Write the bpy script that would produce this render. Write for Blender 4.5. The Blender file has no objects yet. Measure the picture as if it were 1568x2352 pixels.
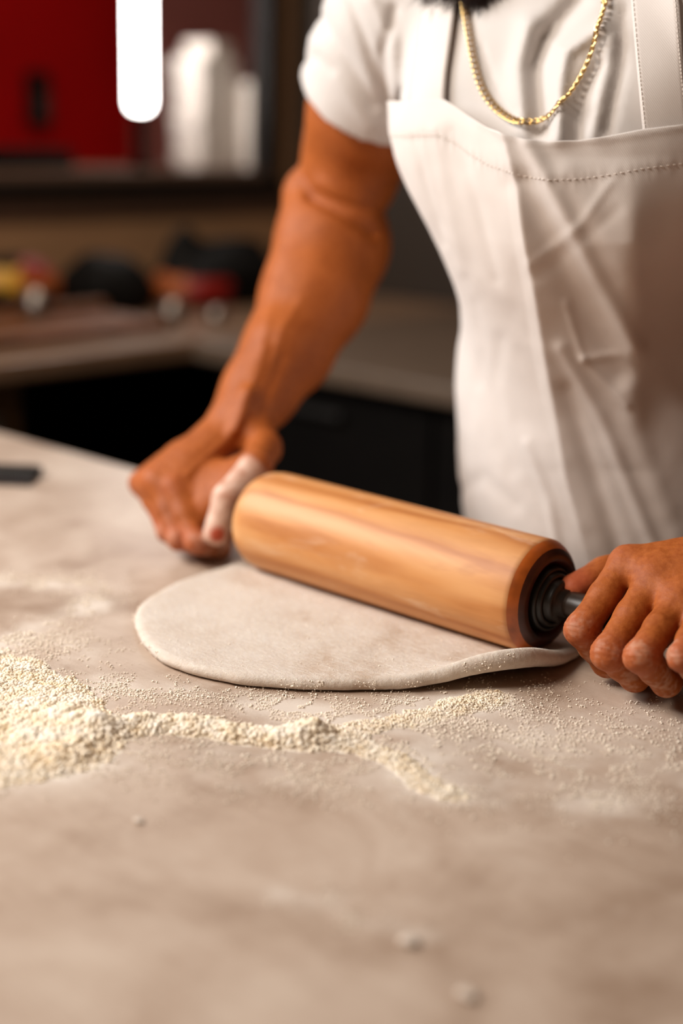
import bpy, bmesh, math, random
import numpy as np
from mathutils import Vector, Matrix

# ------------------------------------------------------------------ camera, world, light, exposure
SC = bpy.context.scene
COL = SC.collection
FPX = 3267.0                                   # 50 mm on a 36 mm tall frame, in pixels of 1568x2352
CAM = np.array([0.0, 0.0, 1.31])
PITCH, ROLL, YAW = math.radians(15.0), math.radians(1.5), math.radians(42.4)
cd = bpy.data.cameras.new('camera')
cam = bpy.data.objects.new('camera', cd)
COL.objects.link(cam)
cd.sensor_fit = 'VERTICAL'
cd.sensor_height = 36.0
cd.lens = FPX / 2352 * 36.0
cd.clip_start = 0.05
cam.location = CAM
cam.rotation_euler = (Matrix.Rotation(YAW, 4, 'Z') @ Matrix.Rotation(math.pi / 2 - PITCH, 4, 'X')
                      @ Matrix.Rotation(ROLL, 4, 'Z')).to_euler()
cd.dof.use_dof = True
cd.dof.focus_distance = 1.075
cd.dof.aperture_fstop = 1.75
cd.dof.aperture_blades = 0
SC.camera = cam
SC.view_settings.view_transform = 'Standard'
SC.view_settings.look = 'None'
SC.view_settings.gamma = 1.0
SC.view_settings.use_curve_mapping = False
SC.view_settings.exposure = 0.0

W = bpy.data.worlds.new('world')
SC.world = W
W.use_nodes = True
W.node_tree.nodes['Background'].inputs[0].default_value = (1.0, 0.66, 0.42, 1)
W.node_tree.nodes['Background'].inputs[1].default_value = 0.09


def area_light(name, loc, target, size, size_y, power, color, spread=180):
    ld = bpy.data.lights.new(name, 'AREA')
    ld.shape = 'RECTANGLE'
    ld.size, ld.size_y = size, size_y
    ld.energy = power
    ld.color = color
    ld.spread = math.radians(spread)
    o = bpy.data.objects.new(name, ld)
    COL.objects.link(o)
    o.location = loc
    d = Vector(target) - Vector(loc)
    o.rotation_euler = d.to_track_quat('-Z', 'Y').to_euler()
    return o


# daylight from a big shop window on the left, outside the frame, plus two added fill lights
area_light('window_daylight', (-2.2, 0.15, 2.0), (-0.80, 1.0, 1.05), 0.9, 0.8, 16.5, (0.93, 0.98, 1.0), 120)
area_light('overhead_fill', (-1.35, -0.45, 2.4), (-0.7, 0.85, 1.0), 0.9, 0.5, 27, (1.0, 0.89, 0.78), 150)  # added fill, lifts the apron front and the near table
area_light('back_wall_fill', (-1.9, 1.45, 2.7), (-2.5, 1.9, 1.0), 0.5, 0.3, 6.5, (1.0, 0.82, 0.64), 120)  # added fill to brighten the window wall and its worktop

random.seed(4)
RNG = np.random.default_rng(7)


# ------------------------------------------------------------------ view geometry (only used to measure where things stand)
def _axes():
    F = np.array([-math.sin(YAW) * math.cos(PITCH), math.cos(YAW) * math.cos(PITCH), -math.sin(PITCH)])
    R = np.array([math.cos(YAW), math.sin(YAW), 0.0])
    U = np.cross(R, F)
    return math.cos(ROLL) * R + math.sin(ROLL) * U, -math.sin(ROLL) * R + math.cos(ROLL) * U, F


AR, AU, AF = _axes()


def ray(x, y):
    return AR * (x - 784) / FPX - AU * (y - 1176) / FPX + AF


def at(x, y, d):
    return CAM + ray(x, y) * d


def on_z(x, y, z):
    r = ray(x, y)
    return CAM + r * (z - CAM[2]) / r[2]


def on_y(x, y, Y):
    r = ray(x, y)
    return CAM + r * (Y - CAM[1]) / r[1]


def on_x(x, y, X):
    r = ray(x, y)
    return CAM + r * (X - CAM[0]) / r[0]


def proj(P):
    v = np.asarray(P, float) - CAM
    z = v @ AF
    return 784 + FPX * (v @ AR) / z, 1176 - FPX * (v @ AU) / z


# ------------------------------------------------------------------ helpers
def smooth(me, on=True):
    me.polygons.foreach_set('use_smooth', [on] * len(me.polygons))


def link(name, me, mat=None, parent=None):
    o = bpy.data.objects.new(name, me)
    COL.objects.link(o)
    if mat is not None and not me.materials:
        me.materials.append(mat)
    if parent is not None:
        o.parent = parent
        o.matrix_parent_inverse = parent.matrix_basis.inverted()
    return o


def empty(name, loc):
    o = bpy.data.objects.new(name, None)
    COL.objects.link(o)
    o.location = loc
    o.empty_display_size = 0.05
    return o


def tag(o, label, cat, group=None, kind=None):
    o['label'] = label
    if cat:
        o['category'] = cat
    if group:
        o['group'] = group
    if kind:
        o['kind'] = kind
    return o


def struct(o):
    o['kind'] = 'structure'
    return o


def mesh_np(name, V, Fq, sm=True):
    """V (n,3), Fq (m,k) arrays, quick"""
    V = np.asarray(V, np.float32)
    Fq = np.asarray(Fq, np.int32)
    me = bpy.data.meshes.new(name)
    me.vertices.add(len(V))
    me.vertices.foreach_set('co', V.ravel())
    k = Fq.shape[1]
    me.loops.add(Fq.size)
    me.loops.foreach_set('vertex_index', Fq.ravel())
    me.polygons.add(len(Fq))
    me.polygons.foreach_set('loop_start', np.arange(0, Fq.size, k, dtype=np.int32))
    me.update(calc_edges=True)
    if sm:
        smooth(me)
    return me


def bm_mesh(name, bm, sm=False):
    me = bpy.data.meshes.new(name)
    bm.normal_update()
    bm.to_mesh(me)
    bm.free()
    if sm:
        smooth(me)
    return me


def box_mesh(name, lo, hi, bevel=0.004, seg=2):
    bm = bmesh.new()
    bmesh.ops.create_cube(bm, size=1.0)
    lo, hi = Vector(lo), Vector(hi)
    for v in bm.verts:
        v.co = Vector(((lo[i] + hi[i]) / 2 + v.co[i] * (hi[i] - lo[i]) for i in range(3)))
    if bevel:
        bmesh.ops.bevel(bm, geom=list(bm.edges), offset=bevel, segments=seg, affect='EDGES', profile=0.5)
    return bm_mesh(name, bm)


def lathe_mesh(name, prof, axis='Z', seg=48, center=(0, 0, 0), sm=True):
    """prof: list of (r, h); revolve about axis through center"""
    n = len(prof)
    V, Fc = [], []
    for r, h in prof:
        for k in range(seg):
            a = 2 * math.pi * k / seg
            c, s = r * math.cos(a), r * math.sin(a)
            V.append({'Z': (c, s, h), 'X': (h, c, s), 'Y': (s, h, c)}[axis])
    V = np.array(V) + np.array(center)
    for i in range(n - 1):
        for k in range(seg):
            a, b = i * seg + k, i * seg + (k + 1) % seg
            Fc.append((a, b, b + seg, a + seg))
    me = mesh_np(name, V, Fc, sm)
    bm = bmesh.new()
    bm.from_mesh(me)
    bmesh.ops.remove_doubles(bm, verts=bm.verts, dist=1e-6)
    bmesh.ops.recalc_face_normals(bm, faces=bm.faces)
    bm.to_mesh(me)
    bm.free()
    if sm:
        smooth(me)
    return me


def tube_np(pts, rad, seg=8):
    """tube around a polyline -> V, F"""
    pts = np.asarray(pts, float)
    n = len(pts)
    rad = np.broadcast_to(np.asarray(rad, float), (n,))
    T = np.gradient(pts, axis=0)
    T /= np.linalg.norm(T, axis=1)[:, None] + 1e-12
    up = np.array([0.13, 0.31, 0.94])
    A = np.cross(T, up)
    A /= np.linalg.norm(A, axis=1)[:, None] + 1e-12
    B = np.cross(T, A)
    a = np.arange(seg) * 2 * math.pi / seg
    V = (pts[:, None] + rad[:, None, None] * (np.cos(a)[None, :, None] * A[:, None] + np.sin(a)[None, :, None] * B[:, None])).reshape(-1, 3)
    Fc = []
    for i in range(n - 1):
        for k in range(seg):
            b = (k + 1) % seg
            Fc.append((i * seg + k, i * seg + b, (i + 1) * seg + b, (i + 1) * seg + k))
    return V, np.array(Fc)


def join_np(parts):
    V, Fc, o = [], [], 0
    for v, f in parts:
        V.append(v)
        Fc.append(f + o)
        o += len(v)
    return np.concatenate(V), np.concatenate(Fc)


def vnoise(P, scale, seed=0):
    """3-D value noise, -1..1"""
    P = np.asarray(P, float) * scale + seed * 17.31
    I = np.floor(P).astype(np.int64)
    f = P - I
    f = f * f * (3 - 2 * f)
    out = np.zeros(len(P))
    for dx in (0, 1):
        for dy in (0, 1):
            for dz in (0, 1):
                h = (I[:, 0] + dx) * 374761393 + (I[:, 1] + dy) * 668265263 + (I[:, 2] + dz) * 2147483647 + seed * 974711
                h = (h ^ (h >> 13)) * 1274126177
                h = ((h ^ (h >> 16)) & 0xFFFF) / 32767.5 - 1
                w = (f[:, 0] if dx else 1 - f[:, 0]) * (f[:, 1] if dy else 1 - f[:, 1]) * (f[:, 2] if dz else 1 - f[:, 2])
                out += h * w
    return out


def resample(pts, n):
    pts = np.asarray(pts, float)
    m = len(pts)
    t = np.linspace(0, m - 1, n)
    i = np.clip(t.astype(int), 0, m - 2)
    u = (t - i)[:, None]
    p0 = pts[np.clip(i - 1, 0, m - 1)]
    p1, p2 = pts[i], pts[i + 1]
    p3 = pts[np.clip(i + 2, 0, m - 1)]
    return 0.5 * (2 * p1 + (p2 - p0) * u + (2 * p0 - 5 * p1 + 4 * p2 - p3) * u ** 2 + (3 * p1 - p0 - 3 * p2 + p3) * u ** 3)


# ------------------------------------------------------------------ materials
def srgb(r, g, b):
    def f(c):
        c /= 255
        return c / 12.92 if c <= 0.04045 else ((c + 0.055) / 1.055) ** 2.4
    return (f(r), f(g), f(b), 1)


class NT:
    def __init__(self, name):
        self.m = bpy.data.materials.new(name)
        self.m.use_nodes = True
        self.t = self.m.node_tree
        self.b = self.t.nodes['Principled BSDF']

    def n(self, typ, **kw):
        nd = self.t.nodes.new(typ)
        for k, v in kw.items():
            if k.startswith('i_'):
                key = k[2:]
                nd.inputs[int(key) if key.isdigit() else key.replace('_', ' ')].default_value = v
            else:
                setattr(nd, k, v)
        return nd

    def l(self, a, b):
        self.t.links.new(a, b)

    def set(self, **kw):
        for k, v in kw.items():
            self.b.inputs[k.replace('_', ' ')].default_value = v

    def coords(self, scale=(1, 1, 1), rot=(0, 0, 0), kind='Object'):
        c = self.n('ShaderNodeTexCoord')
        mp = self.n('ShaderNodeMapping')
        mp.inputs['Scale'].default_value = scale
        mp.inputs['Rotation'].default_value = rot
        self.l(c.outputs[kind], mp.inputs['Vector'])
        return mp.outputs['Vector']

    def noise(self, vec, scale, detail=3, rough=0.5, dist=0.0):
        nd = self.n('ShaderNodeTexNoise', i_Scale=scale, i_Detail=detail, i_Roughness=rough, i_Distortion=dist)
        self.l(vec, nd.inputs['Vector'])
        return nd.outputs['Fac']

    def ramp(self, fac, stops):
        r = self.n('ShaderNodeValToRGB')
        e = r.color_ramp.elements
        while len(e) < len(stops):
            e.new(0.5)
        for el, (p, c) in zip(e, stops):
            el.position = p
            el.color = c if len(c) == 4 else (*c, 1)
        self.l(fac, r.inputs[0])
        return r.outputs[0]

    def mix(self, fac, a, b, typ='MIX'):
        m = self.n('ShaderNodeMix', data_type='RGBA', blend_type=typ)
        for s, v in ((m.inputs[0], fac), (m.inputs[6], a), (m.inputs[7], b)):
            if hasattr(v, 'is_linked'):
                self.l(v, s)
            else:
                s.default_value = v
        return m.outputs[2]

    def bump(self, h, strength, dist=0.002):
        b = self.n('ShaderNodeBump', i_Strength=strength, i_Distance=dist)
        self.l(h, b.inputs['Height'])
        self.l(b.outputs[0], self.b.inputs['Normal'])

    def color(self, c):
        self.l(c, self.b.inputs['Base Color'])

    def attr(self, name):
        a = self.n('ShaderNodeAttribute', attribute_name=name)
        return a


def simple(name, c, rough=0.5, metal=0.0, var=0.12, scale=20, bump=0.0, spec=0.5):
    m = NT(name)
    v = m.coords()
    nz = m.noise(v, scale, 4)
    lo = tuple(x * (1 - var) for x in c[:3]) + (1,)
    hi = tuple(min(1, x * (1 + var)) for x in c[:3]) + (1,)
    m.color(m.ramp(nz, [(0.3, lo), (0.7, hi)]))
    m.set(Roughness=rough, Metallic=metal, Specular_IOR_Level=spec)
    if bump:
        m.bump(nz, bump)
    return m.m


def emitter(name, c, strength):
    m = NT(name)
    m.set(Base_Color=c, Emission_Color=c, Emission_Strength=strength)
    return m.m


def mat_skin():
    m = NT('skin')
    v = m.coords()
    n1 = m.noise(v, 28, 4, 0.6)
    n2 = m.noise(v, 220, 3, 0.6)
    base = m.ramp(n1, [(0.25, srgb(140, 68, 22)), (0.75, srgb(168, 88, 34))])
    base = m.mix(0.25, base, m.ramp(n2, [(0.3, srgb(118, 50, 14)), (0.7, srgb(196, 116, 58))]))
    a = m.attr('tint')
    base = m.mix(a.outputs['Alpha'], base, a.outputs['Color'])
    m.color(base)
    m.set(Roughness=0.56, Subsurface_Weight=0.05, Subsurface_Scale=0.004, Subsurface_Radius=(1.0, 0.4, 0.2))
    m.set(Specular_IOR_Level=0.22)
    n3 = m.mix(0.5, m.noise(v, 420, 4, 0.65), m.noise(m.coords(scale=(1, 1, 2.6)), 170, 3, 0.6))
    m.bump(n3, 0.5, 0.0009)
    return m.m


def mat_cloth(name, c, weave, var=0.03, rough=0.9, bump=0.25):
    m = NT(name)
    v = m.coords()
    n1 = m.noise(v, 9, 4, 0.6)
    lo = tuple(x * (1 - var * 2) for x in c[:3]) + (1,)
    m.color(m.ramp(n1, [(0.3, lo), (0.7, c)]))
    w = m.n('ShaderNodeTexWave', i_Scale=weave, i_Distortion=0.6, i_Detail=1.0)
    w.bands_direction = 'DIAGONAL'
    m.l(v, w.inputs['Vector'])
    n2 = m.noise(v, 60, 4, 0.6)
    h = m.mix(0.6, w.outputs['Fac'], n2)
    m.bump(h, bump, 0.0012)
    m.set(Roughness=rough, Sheen_Weight=0.15, Specular_IOR_Level=0.2)
    return m.m


def mat_pin_wood():
    m = NT('pale_maple')
    v = m.coords(scale=(2.2, 14, 14))
    n1 = m.noise(v, 1.6, 5, 0.6, 1.6)
    w = m.n('ShaderNodeTexWave', i_Scale=1.1, i_Distortion=7.0, i_Detail=3.0, i_Detail_Scale=1.2)
    w.bands_direction = 'Y'
    m.l(v, w.inputs['Vector'])
    g = m.ramp(w.outputs['Fac'], [(0.0, srgb(170, 102, 48)), (0.35, srgb(200, 136, 78)), (1.0, srgb(214, 158, 104))])
    g = m.mix(0.45, g, m.ramp(n1, [(0.25, srgb(156, 90, 38)), (0.5, srgb(200, 136, 78)), (0.8, srgb(222, 172, 120))]))
    # knots and worn dark streaks
    v2 = m.coords(scale=(10, 40, 40))
    k = m.noise(v2, 1.0, 3, 0.5, 0.4)
    g = m.mix(m.ramp(k, [(0.62, (0, 0, 0)), (0.76, (0.6, 0.6, 0.6))]), g, srgb(150, 84, 42))
    # floury wear
    v3 = m.coords(scale=(9, 26, 26))
    k3 = m.noise(v3, 1.0, 5, 0.65, 0.5)
    g = m.mix(m.ramp(k3, [(0.58, (0, 0, 0)), (0.74, (0.32, 0.32, 0.32))]), g, srgb(240, 222, 200))
    a = m.attr('stain')
    g = m.mix(a.outputs['Fac'], g, srgb(120, 58, 18))
    m.color(g)
    m.set(Roughness=0.52, Specular_IOR_Level=0.42)
    m.bump(k3, 0.12, 0.001)
    return m.m


def mat_flour(name, c1, c2, rough=0.95, bsc=500):
    m = NT(name)
    v = m.coords()
    n = m.noise(v, 70, 4, 0.6)
    m.color(m.ramp(n, [(0.3, c1), (0.7, c2)]))
    m.set(Roughness=rough, Specular_IOR_Level=0.15, Subsurface_Weight=0.15, Subsurface_Scale=0.002, Subsurface_Radius=(1, 0.8, 0.5))
    m.bump(m.noise(v, bsc, 3, 0.6), 0.4, 0.001)
    return m.m


def mat_dough():
    m = NT('floured_dough')
    v = m.coords()
    n = m.noise(v, 16, 5, 0.62)
    n2 = m.noise(m.coords(scale=(1, 2.5, 1), rot=(0, 0, 0.5)), 120, 4, 0.65)
    c = m.ramp(n, [(0.28, srgb(182, 158, 138)), (0.46, srgb(202, 186, 172)), (0.75, srgb(210, 198, 187))])
    c = m.mix(m.ramp(n2, [(0.45, (0, 0, 0)), (0.75, (0.55, 0.55, 0.55))]), c, srgb(226, 218, 208))
    m.color(c)
    m.set(Roughness=0.85, Specular_IOR_Level=0.2, Subsurface_Weight=0.2, Subsurface_Scale=0.004, Subsurface_Radius=(1, 0.75, 0.45))
    m.bump(m.mix(0.5, n2, m.noise(v, 380, 4, 0.7)), 0.8, 0.0016)
    return m.m


def mat_table():
    m = NT('dusty_steel_tabletop')
    v = m.coords()
    n = m.noise(v, 9, 5, 0.62, 0.4)
    n2 = m.noise(m.coords(scale=(3, 60, 3)), 6, 3)
    base = m.ramp(n, [(0.34, srgb(150, 124, 104)), (0.5, srgb(180, 157, 139)), (0.66, srgb(198, 178, 161))])
    base = m.mix(0.15, base, m.ramp(n2, [(0.3, srgb(150, 130, 115)), (0.7, srgb(196, 178, 162))]))
    a = m.attr('dust')
    fine = m.noise(v, 650, 3, 0.7)
    mid = m.noise(v, 60, 4, 0.65)
    # dust sits as fine specks: attribute + noise thresholds
    ad = m.n('ShaderNodeMath', operation='MULTIPLY_ADD', i_1=0.9, i_2=-0.42)
    m.l(fine, ad.inputs[0])
    ad2 = m.n('ShaderNodeMath', operation='ADD')
    m.l(a.outputs['Fac'], ad2.inputs[0])
    m.l(ad.outputs[0], ad2.inputs[1])
    ad3 = m.n('ShaderNodeMath', operation='MULTIPLY_ADD', i_1=0.6, i_2=-0.3)
    m.l(mid, ad3.inputs[0])
    ad4 = m.n('ShaderNodeMath', operation='ADD')
    m.l(ad2.outputs[0], ad4.inputs[0])
    m.l(ad3.outputs[0], ad4.inputs[1])
    fac = m.ramp(ad4.outputs[0], [(0.15, (0, 0, 0)), (0.8, (0.72, 0.72, 0.72))])
    m.color(m.mix(fac, base, srgb(222, 210, 198)))
    m.l(m.ramp(fac, [(0.0, (0.42,) * 3), (0.6, (0.9,) * 3)]), m.b.inputs['Roughness'])
    m.set(Metallic=0.0, Specular_IOR_Level=0.45)
    m.bump(fine, 0.06, 0.0006)
    return m.m


M = {}
M['skin'] = mat_skin()
M['apron'] = mat_cloth('white_apron_cotton', srgb(222, 212, 206), 260)
M['shirt'] = mat_cloth('white_tshirt_jersey', srgb(211, 203, 198), 420, bump=0.15)
M['trousers'] = mat_cloth('black_trousers', srgb(30, 27, 26), 300)
M['shoe'] = simple('black_shoe_leather', srgb(28, 25, 24), 0.4)
M['sole'] = simple('dark_rubber_sole', srgb(40, 38, 36), 0.8)
M['thread'] = mat_cloth('apron_thread', srgb(234, 222, 213), 200)
M['hair'] = simple('dark_brown_hair', srgb(40, 20, 11), 0.6, var=0.4, scale=150, spec=0.2)
M['gold'] = simple('gold', srgb(232, 196, 134), 0.2, metal=1.0, var=0.05)
M['pin'] = mat_pin_wood()
M['pin_end'] = simple('dark_stained_end_grain', srgb(58, 20, 7), 0.4, var=0.6, scale=60, bump=0.3)
M['pin_rim_lit'] = simple('stained_rim_painted_lit', srgb(156, 76, 22), 0.36, var=0.4, scale=45, bump=0.2)  # stained chamfer, overhead light painted in as lighter orange
M['black_plastic'] = simple('black_plastic', srgb(22, 18, 15), 0.38, var=0.2)
M['handle'] = simple('dark_handle', srgb(40, 28, 20), 0.4, var=0.3)
M['steel'] = simple('steel', srgb(150, 140, 132), 0.4, metal=1.0)
M['flour'] = mat_flour('wheat_flour', srgb(232, 216, 196), srgb(245, 236, 224))
M['grain'] = simple('flour_grain', srgb(250, 238, 222), 0.9, var=0.03, spec=0.1)
M['semolina'] = mat_flour('clumped_flour', srgb(238, 216, 184), srgb(248, 238, 224))
M['dough'] = mat_dough()
M['table'] = mat_table()
M['table_steel'] = simple('table_edge_steel', srgb(196, 182, 170), 0.35, var=0.06)
M['dark_metal'] = simple('dark_metal', srgb(40, 36, 33), 0.45, metal=0.3)
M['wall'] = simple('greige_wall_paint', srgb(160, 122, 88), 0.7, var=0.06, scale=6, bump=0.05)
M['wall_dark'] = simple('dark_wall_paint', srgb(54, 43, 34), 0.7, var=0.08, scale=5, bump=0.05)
M['ceiling'] = simple('ceiling_paint', srgb(120, 106, 94), 0.9, var=0.04)
M['floor'] = simple('dark_floor_tile', srgb(52, 44, 38), 0.5, var=0.2, scale=8)
M['frame'] = simple('black_window_frame', srgb(24, 20, 17), 0.45, var=0.15)
M['sill'] = simple('brown_window_sill', srgb(96, 72, 58), 0.5, var=0.1)
M['worktop'] = simple('grey_worktop', srgb(128, 100, 78), 0.35, var=0.08, scale=14)
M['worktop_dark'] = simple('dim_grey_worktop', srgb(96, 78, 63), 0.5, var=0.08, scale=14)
M['cab_olive'] = simple('olive_brown_cabinet', srgb(92, 66, 34), 0.5, var=0.12)
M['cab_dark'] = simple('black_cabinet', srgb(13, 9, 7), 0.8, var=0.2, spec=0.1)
M['red'] = simple('red_painted_wall', srgb(150, 4, 4), 0.6, var=0.12, scale=3, spec=0.05)
M['rose'] = simple('dusty_rose_wall', srgb(150, 84, 76), 0.6, var=0.1, scale=4)
M['white_card'] = simple('white_card', srgb(236, 228, 220), 0.7, var=0.04)
M['tube'] = emitter('lit_tube', (1.0, 0.93, 0.88, 1), 20)
M['black_film'] = simple('black_bag_film', srgb(9, 7, 6), 0.7, var=0.3, scale=14, bump=0.3, spec=0.2)
M['label_orange'] = simple('orange_print', srgb(170, 84, 22), 0.5, var=0.2)
M['label_red'] = simple('red_print', srgb(140, 18, 12), 0.5, var=0.2)
M['label_yellow'] = simple('yellow_print', srgb(200, 150, 50), 0.5, var=0.15)
M['board'] = simple('brown_wooden_board', srgb(112, 66, 30), 0.5, var=0.25, scale=10)
g_ = NT('window_glass')
g_.set(Base_Color=(0.02, 0.02, 0.02, 1), Roughness=0.02, IOR=1.45, Alpha=0.02)
M['glass'] = g_.m

# ------------------------------------------------------------------ the setting
TZ = 0.90                # table top
EDGE = 1.095             # far edge of the table (baker's side)
XA, YB = -2.77, 2.80     # faces of the two back walls
X1, Y0, ZC = 1.3, -0.9, 2.75

struct(link('floor', box_mesh('floor', (XA - 0.1, Y0, -0.06), (X1, YB + 0.1, 0), 0), M['floor']))
struct(link('ceiling', box_mesh('ceiling', (XA - 0.1, Y0, ZC), (X1, YB + 0.1, ZC + 0.06), 0), M['ceiling']))
# back wall, parallel to the table edge
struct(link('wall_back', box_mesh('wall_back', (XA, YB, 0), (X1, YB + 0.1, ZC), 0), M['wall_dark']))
# left wall with the window opening in it
WY0, WY1, WZ0, WZ1 = 1.05, 2.690, 1.195, 2.25
wl = empty('wall_left', (XA, 1.0, 0))
struct(wl)
for lo, hi in (((XA - 0.03, Y0, 0), (XA, YB + 0.1, WZ0)), ((XA - 0.03, Y0, WZ1), (XA, YB + 0.1, ZC)),
               ((XA - 0.03, Y0, WZ0), (XA, WY0, WZ1)), ((XA - 0.03, WY1, WZ0), (XA, YB + 0.1, WZ1))):
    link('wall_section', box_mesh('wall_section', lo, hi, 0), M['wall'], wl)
win = empty('window_1', (XA, (WY0 + WY1) / 2, WZ0))
struct(win)
for lo, hi in (((XA - 0.034, WY0, WZ0), (XA + 0.02, WY0 + 0.05, WZ1)), ((XA - 0.034, WY1 - 0.015, WZ0 - 0.02), (XA + 0.03, WY1 + 0.032, WZ1)),
               ((XA - 0.034, WY0, WZ1 - 0.05), (XA + 0.02, WY1, WZ1))):
    link('window_frame', box_mesh('window_frame', lo, hi, 0.004), M['frame'], win)
link('window_frame', box_mesh('bottom_rail', (XA - 0.02, WY0, WZ0 - 0.045), (XA + 0.035, WY1 + 0.05, WZ0 - 0.012), 0.004), M['frame'], win)
link('window_sill', box_mesh('window_sill', (XA - 0.034, WY0, WZ0 - 0.012), (XA + 0.03, WY1, WZ0 + 0.010), 0.003), M['sill'], win)
link('window_pane', box_mesh('window_pane', (XA - 0.006, WY0 + 0.05, WZ0 + 0.010), (XA, WY1 - 0.015, WZ1 - 0.05), 0), M['glass'], win)
struct(link('trim_1', box_mesh('trim_1', (XA, Y0, 1.10), (XA + 0.012, YB, 1.15), 0.003), M['sill']))
# the red painted room beyond the window
XR = -3.75
struct(link('wall_beyond_red', box_mesh('wall_beyond_red', (XR - 0.1, 0.4, 0), (XR, 3.05, ZC), 0), M['red']))
struct(link('wall_beyond_rose', box_mesh('wall_beyond_rose', (XR - 0.1, 3.05, 0), (XR, 5.0, ZC), 0), M['rose']))
struct(link('floor_beyond', box_mesh('floor_beyond', (XR - 0.1, 0.4, -0.06), (XA - 0.1, 5.0, 0), 0), M['floor']))
struct(link('ceiling_beyond', box_mesh('ceiling_beyond', (XR - 0.1, 0.4, ZC), (XA - 0.1, 5.0, ZC + 0.06), 0), M['ceiling']))


# ------------------------------------------------------------------ work table
FLOUR_STROKES = [  # pixels on the table plane, half width (m), weight, clump size factor
    ([(-60, 1500), (40, 1530), (110, 1570), (170, 1620), (215, 1670)], 0.022, 1.0, 1.0),
    ([(-80, 1560), (20, 1600), (90, 1650), (160, 1700)], 0.030, 1.3, 1.1),
    ([(-90, 1660), (0, 1680), (80, 1710), (160, 1730)], 0.028, 1.2, 1.1),
    ([(-120, 1780), (-30, 1790), (60, 1775), (130, 1750)], 0.022, 0.9, 0.8),
    ([(150, 1660), (240, 1685), (330, 1668), (420, 1668), (520, 1685), (620, 1698), (720, 1698)], 0.012, 1.5, 1.2),
    ([(720, 1698), (830, 1672), (930, 1655), (1030, 1630), (1120, 1605)], 0.018, 1.1, 0.75),
    ([(1060, 1620), (1180, 1592), (1300, 1588), (1430, 1590)], 0.011, 0.42, 0.55),
    ([(700, 1700), (820, 1715), (910, 1745), (970, 1790), (1030, 1822)], 0.013, 1.15, 0.85),
    ([(940, 1810), (1000, 1826), (1060, 1838), (1150, 1845)], 0.008, 0.30, 0.7),
]
DUST_STROKES = [
    ([(-50, 1480), (80, 1470), (200, 1500)], 0.03, 0.5),
    ([(0, 1330), (90, 1340), (200, 1345), (220, 1400)], 0.022, 0.5),
    ([(200, 1400), (80, 1450), (-40, 1490)], 0.02, 0.4),
    ([(250, 1570), (330, 1590), (480, 1600), (650, 1620), (720, 1640)], 0.022, 0.62),
    ([(200, 1760), (420, 1740), (600, 1760), (760, 1780), (900, 1800)], 0.035, 0.34),
    ([(950, 1690), (1100, 1680), (1300, 1690), (1560, 1680)], 0.05, 0.42),
    ([(1050, 1760), (1300, 1790), (1560, 1800)], 0.05, 0.28),
    ([(1300, 1840), (1400, 1850)], 0.015, 0.35),
    ([(700, 1640), (900, 1640), (1100, 1600)], 0.03, 0.4),
    ([(640, 2060), (760, 2080), (800, 2120)], 0.012, 0.30),
    ([(860, 2130), (980, 2150)], 0.010, 0.28),
]


def stroke_density(XY, strokes):
    """max-ish density of the strokes at table points XY (n,2)"""
    D = np.zeros(len(XY))
    for st in strokes:
        pts = np.array([on_z(x, y, TZ)[:2] for x, y in st[0]])
        best = np.full(len(XY), 9.0)
        for a, b in zip(pts[:-1], pts[1:]):
            ab = b - a
            t = np.clip(((XY - a) @ ab) / (ab @ ab), 0, 1)
            best = np.minimum(best, np.linalg.norm(XY - (a + t[:, None] * ab), axis=1))
        D += st[2] * np.exp(-(best / st[1]) ** 2)
    return D


tab = empty('work_table', (-0.7, 0.6, 0))
tag(tab, 'grey flour-dusted work table filling the lower half, under the rolling pin', 'table')
TX0, TX1, TY0 = -1.86, 0.35, 0.12


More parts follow.
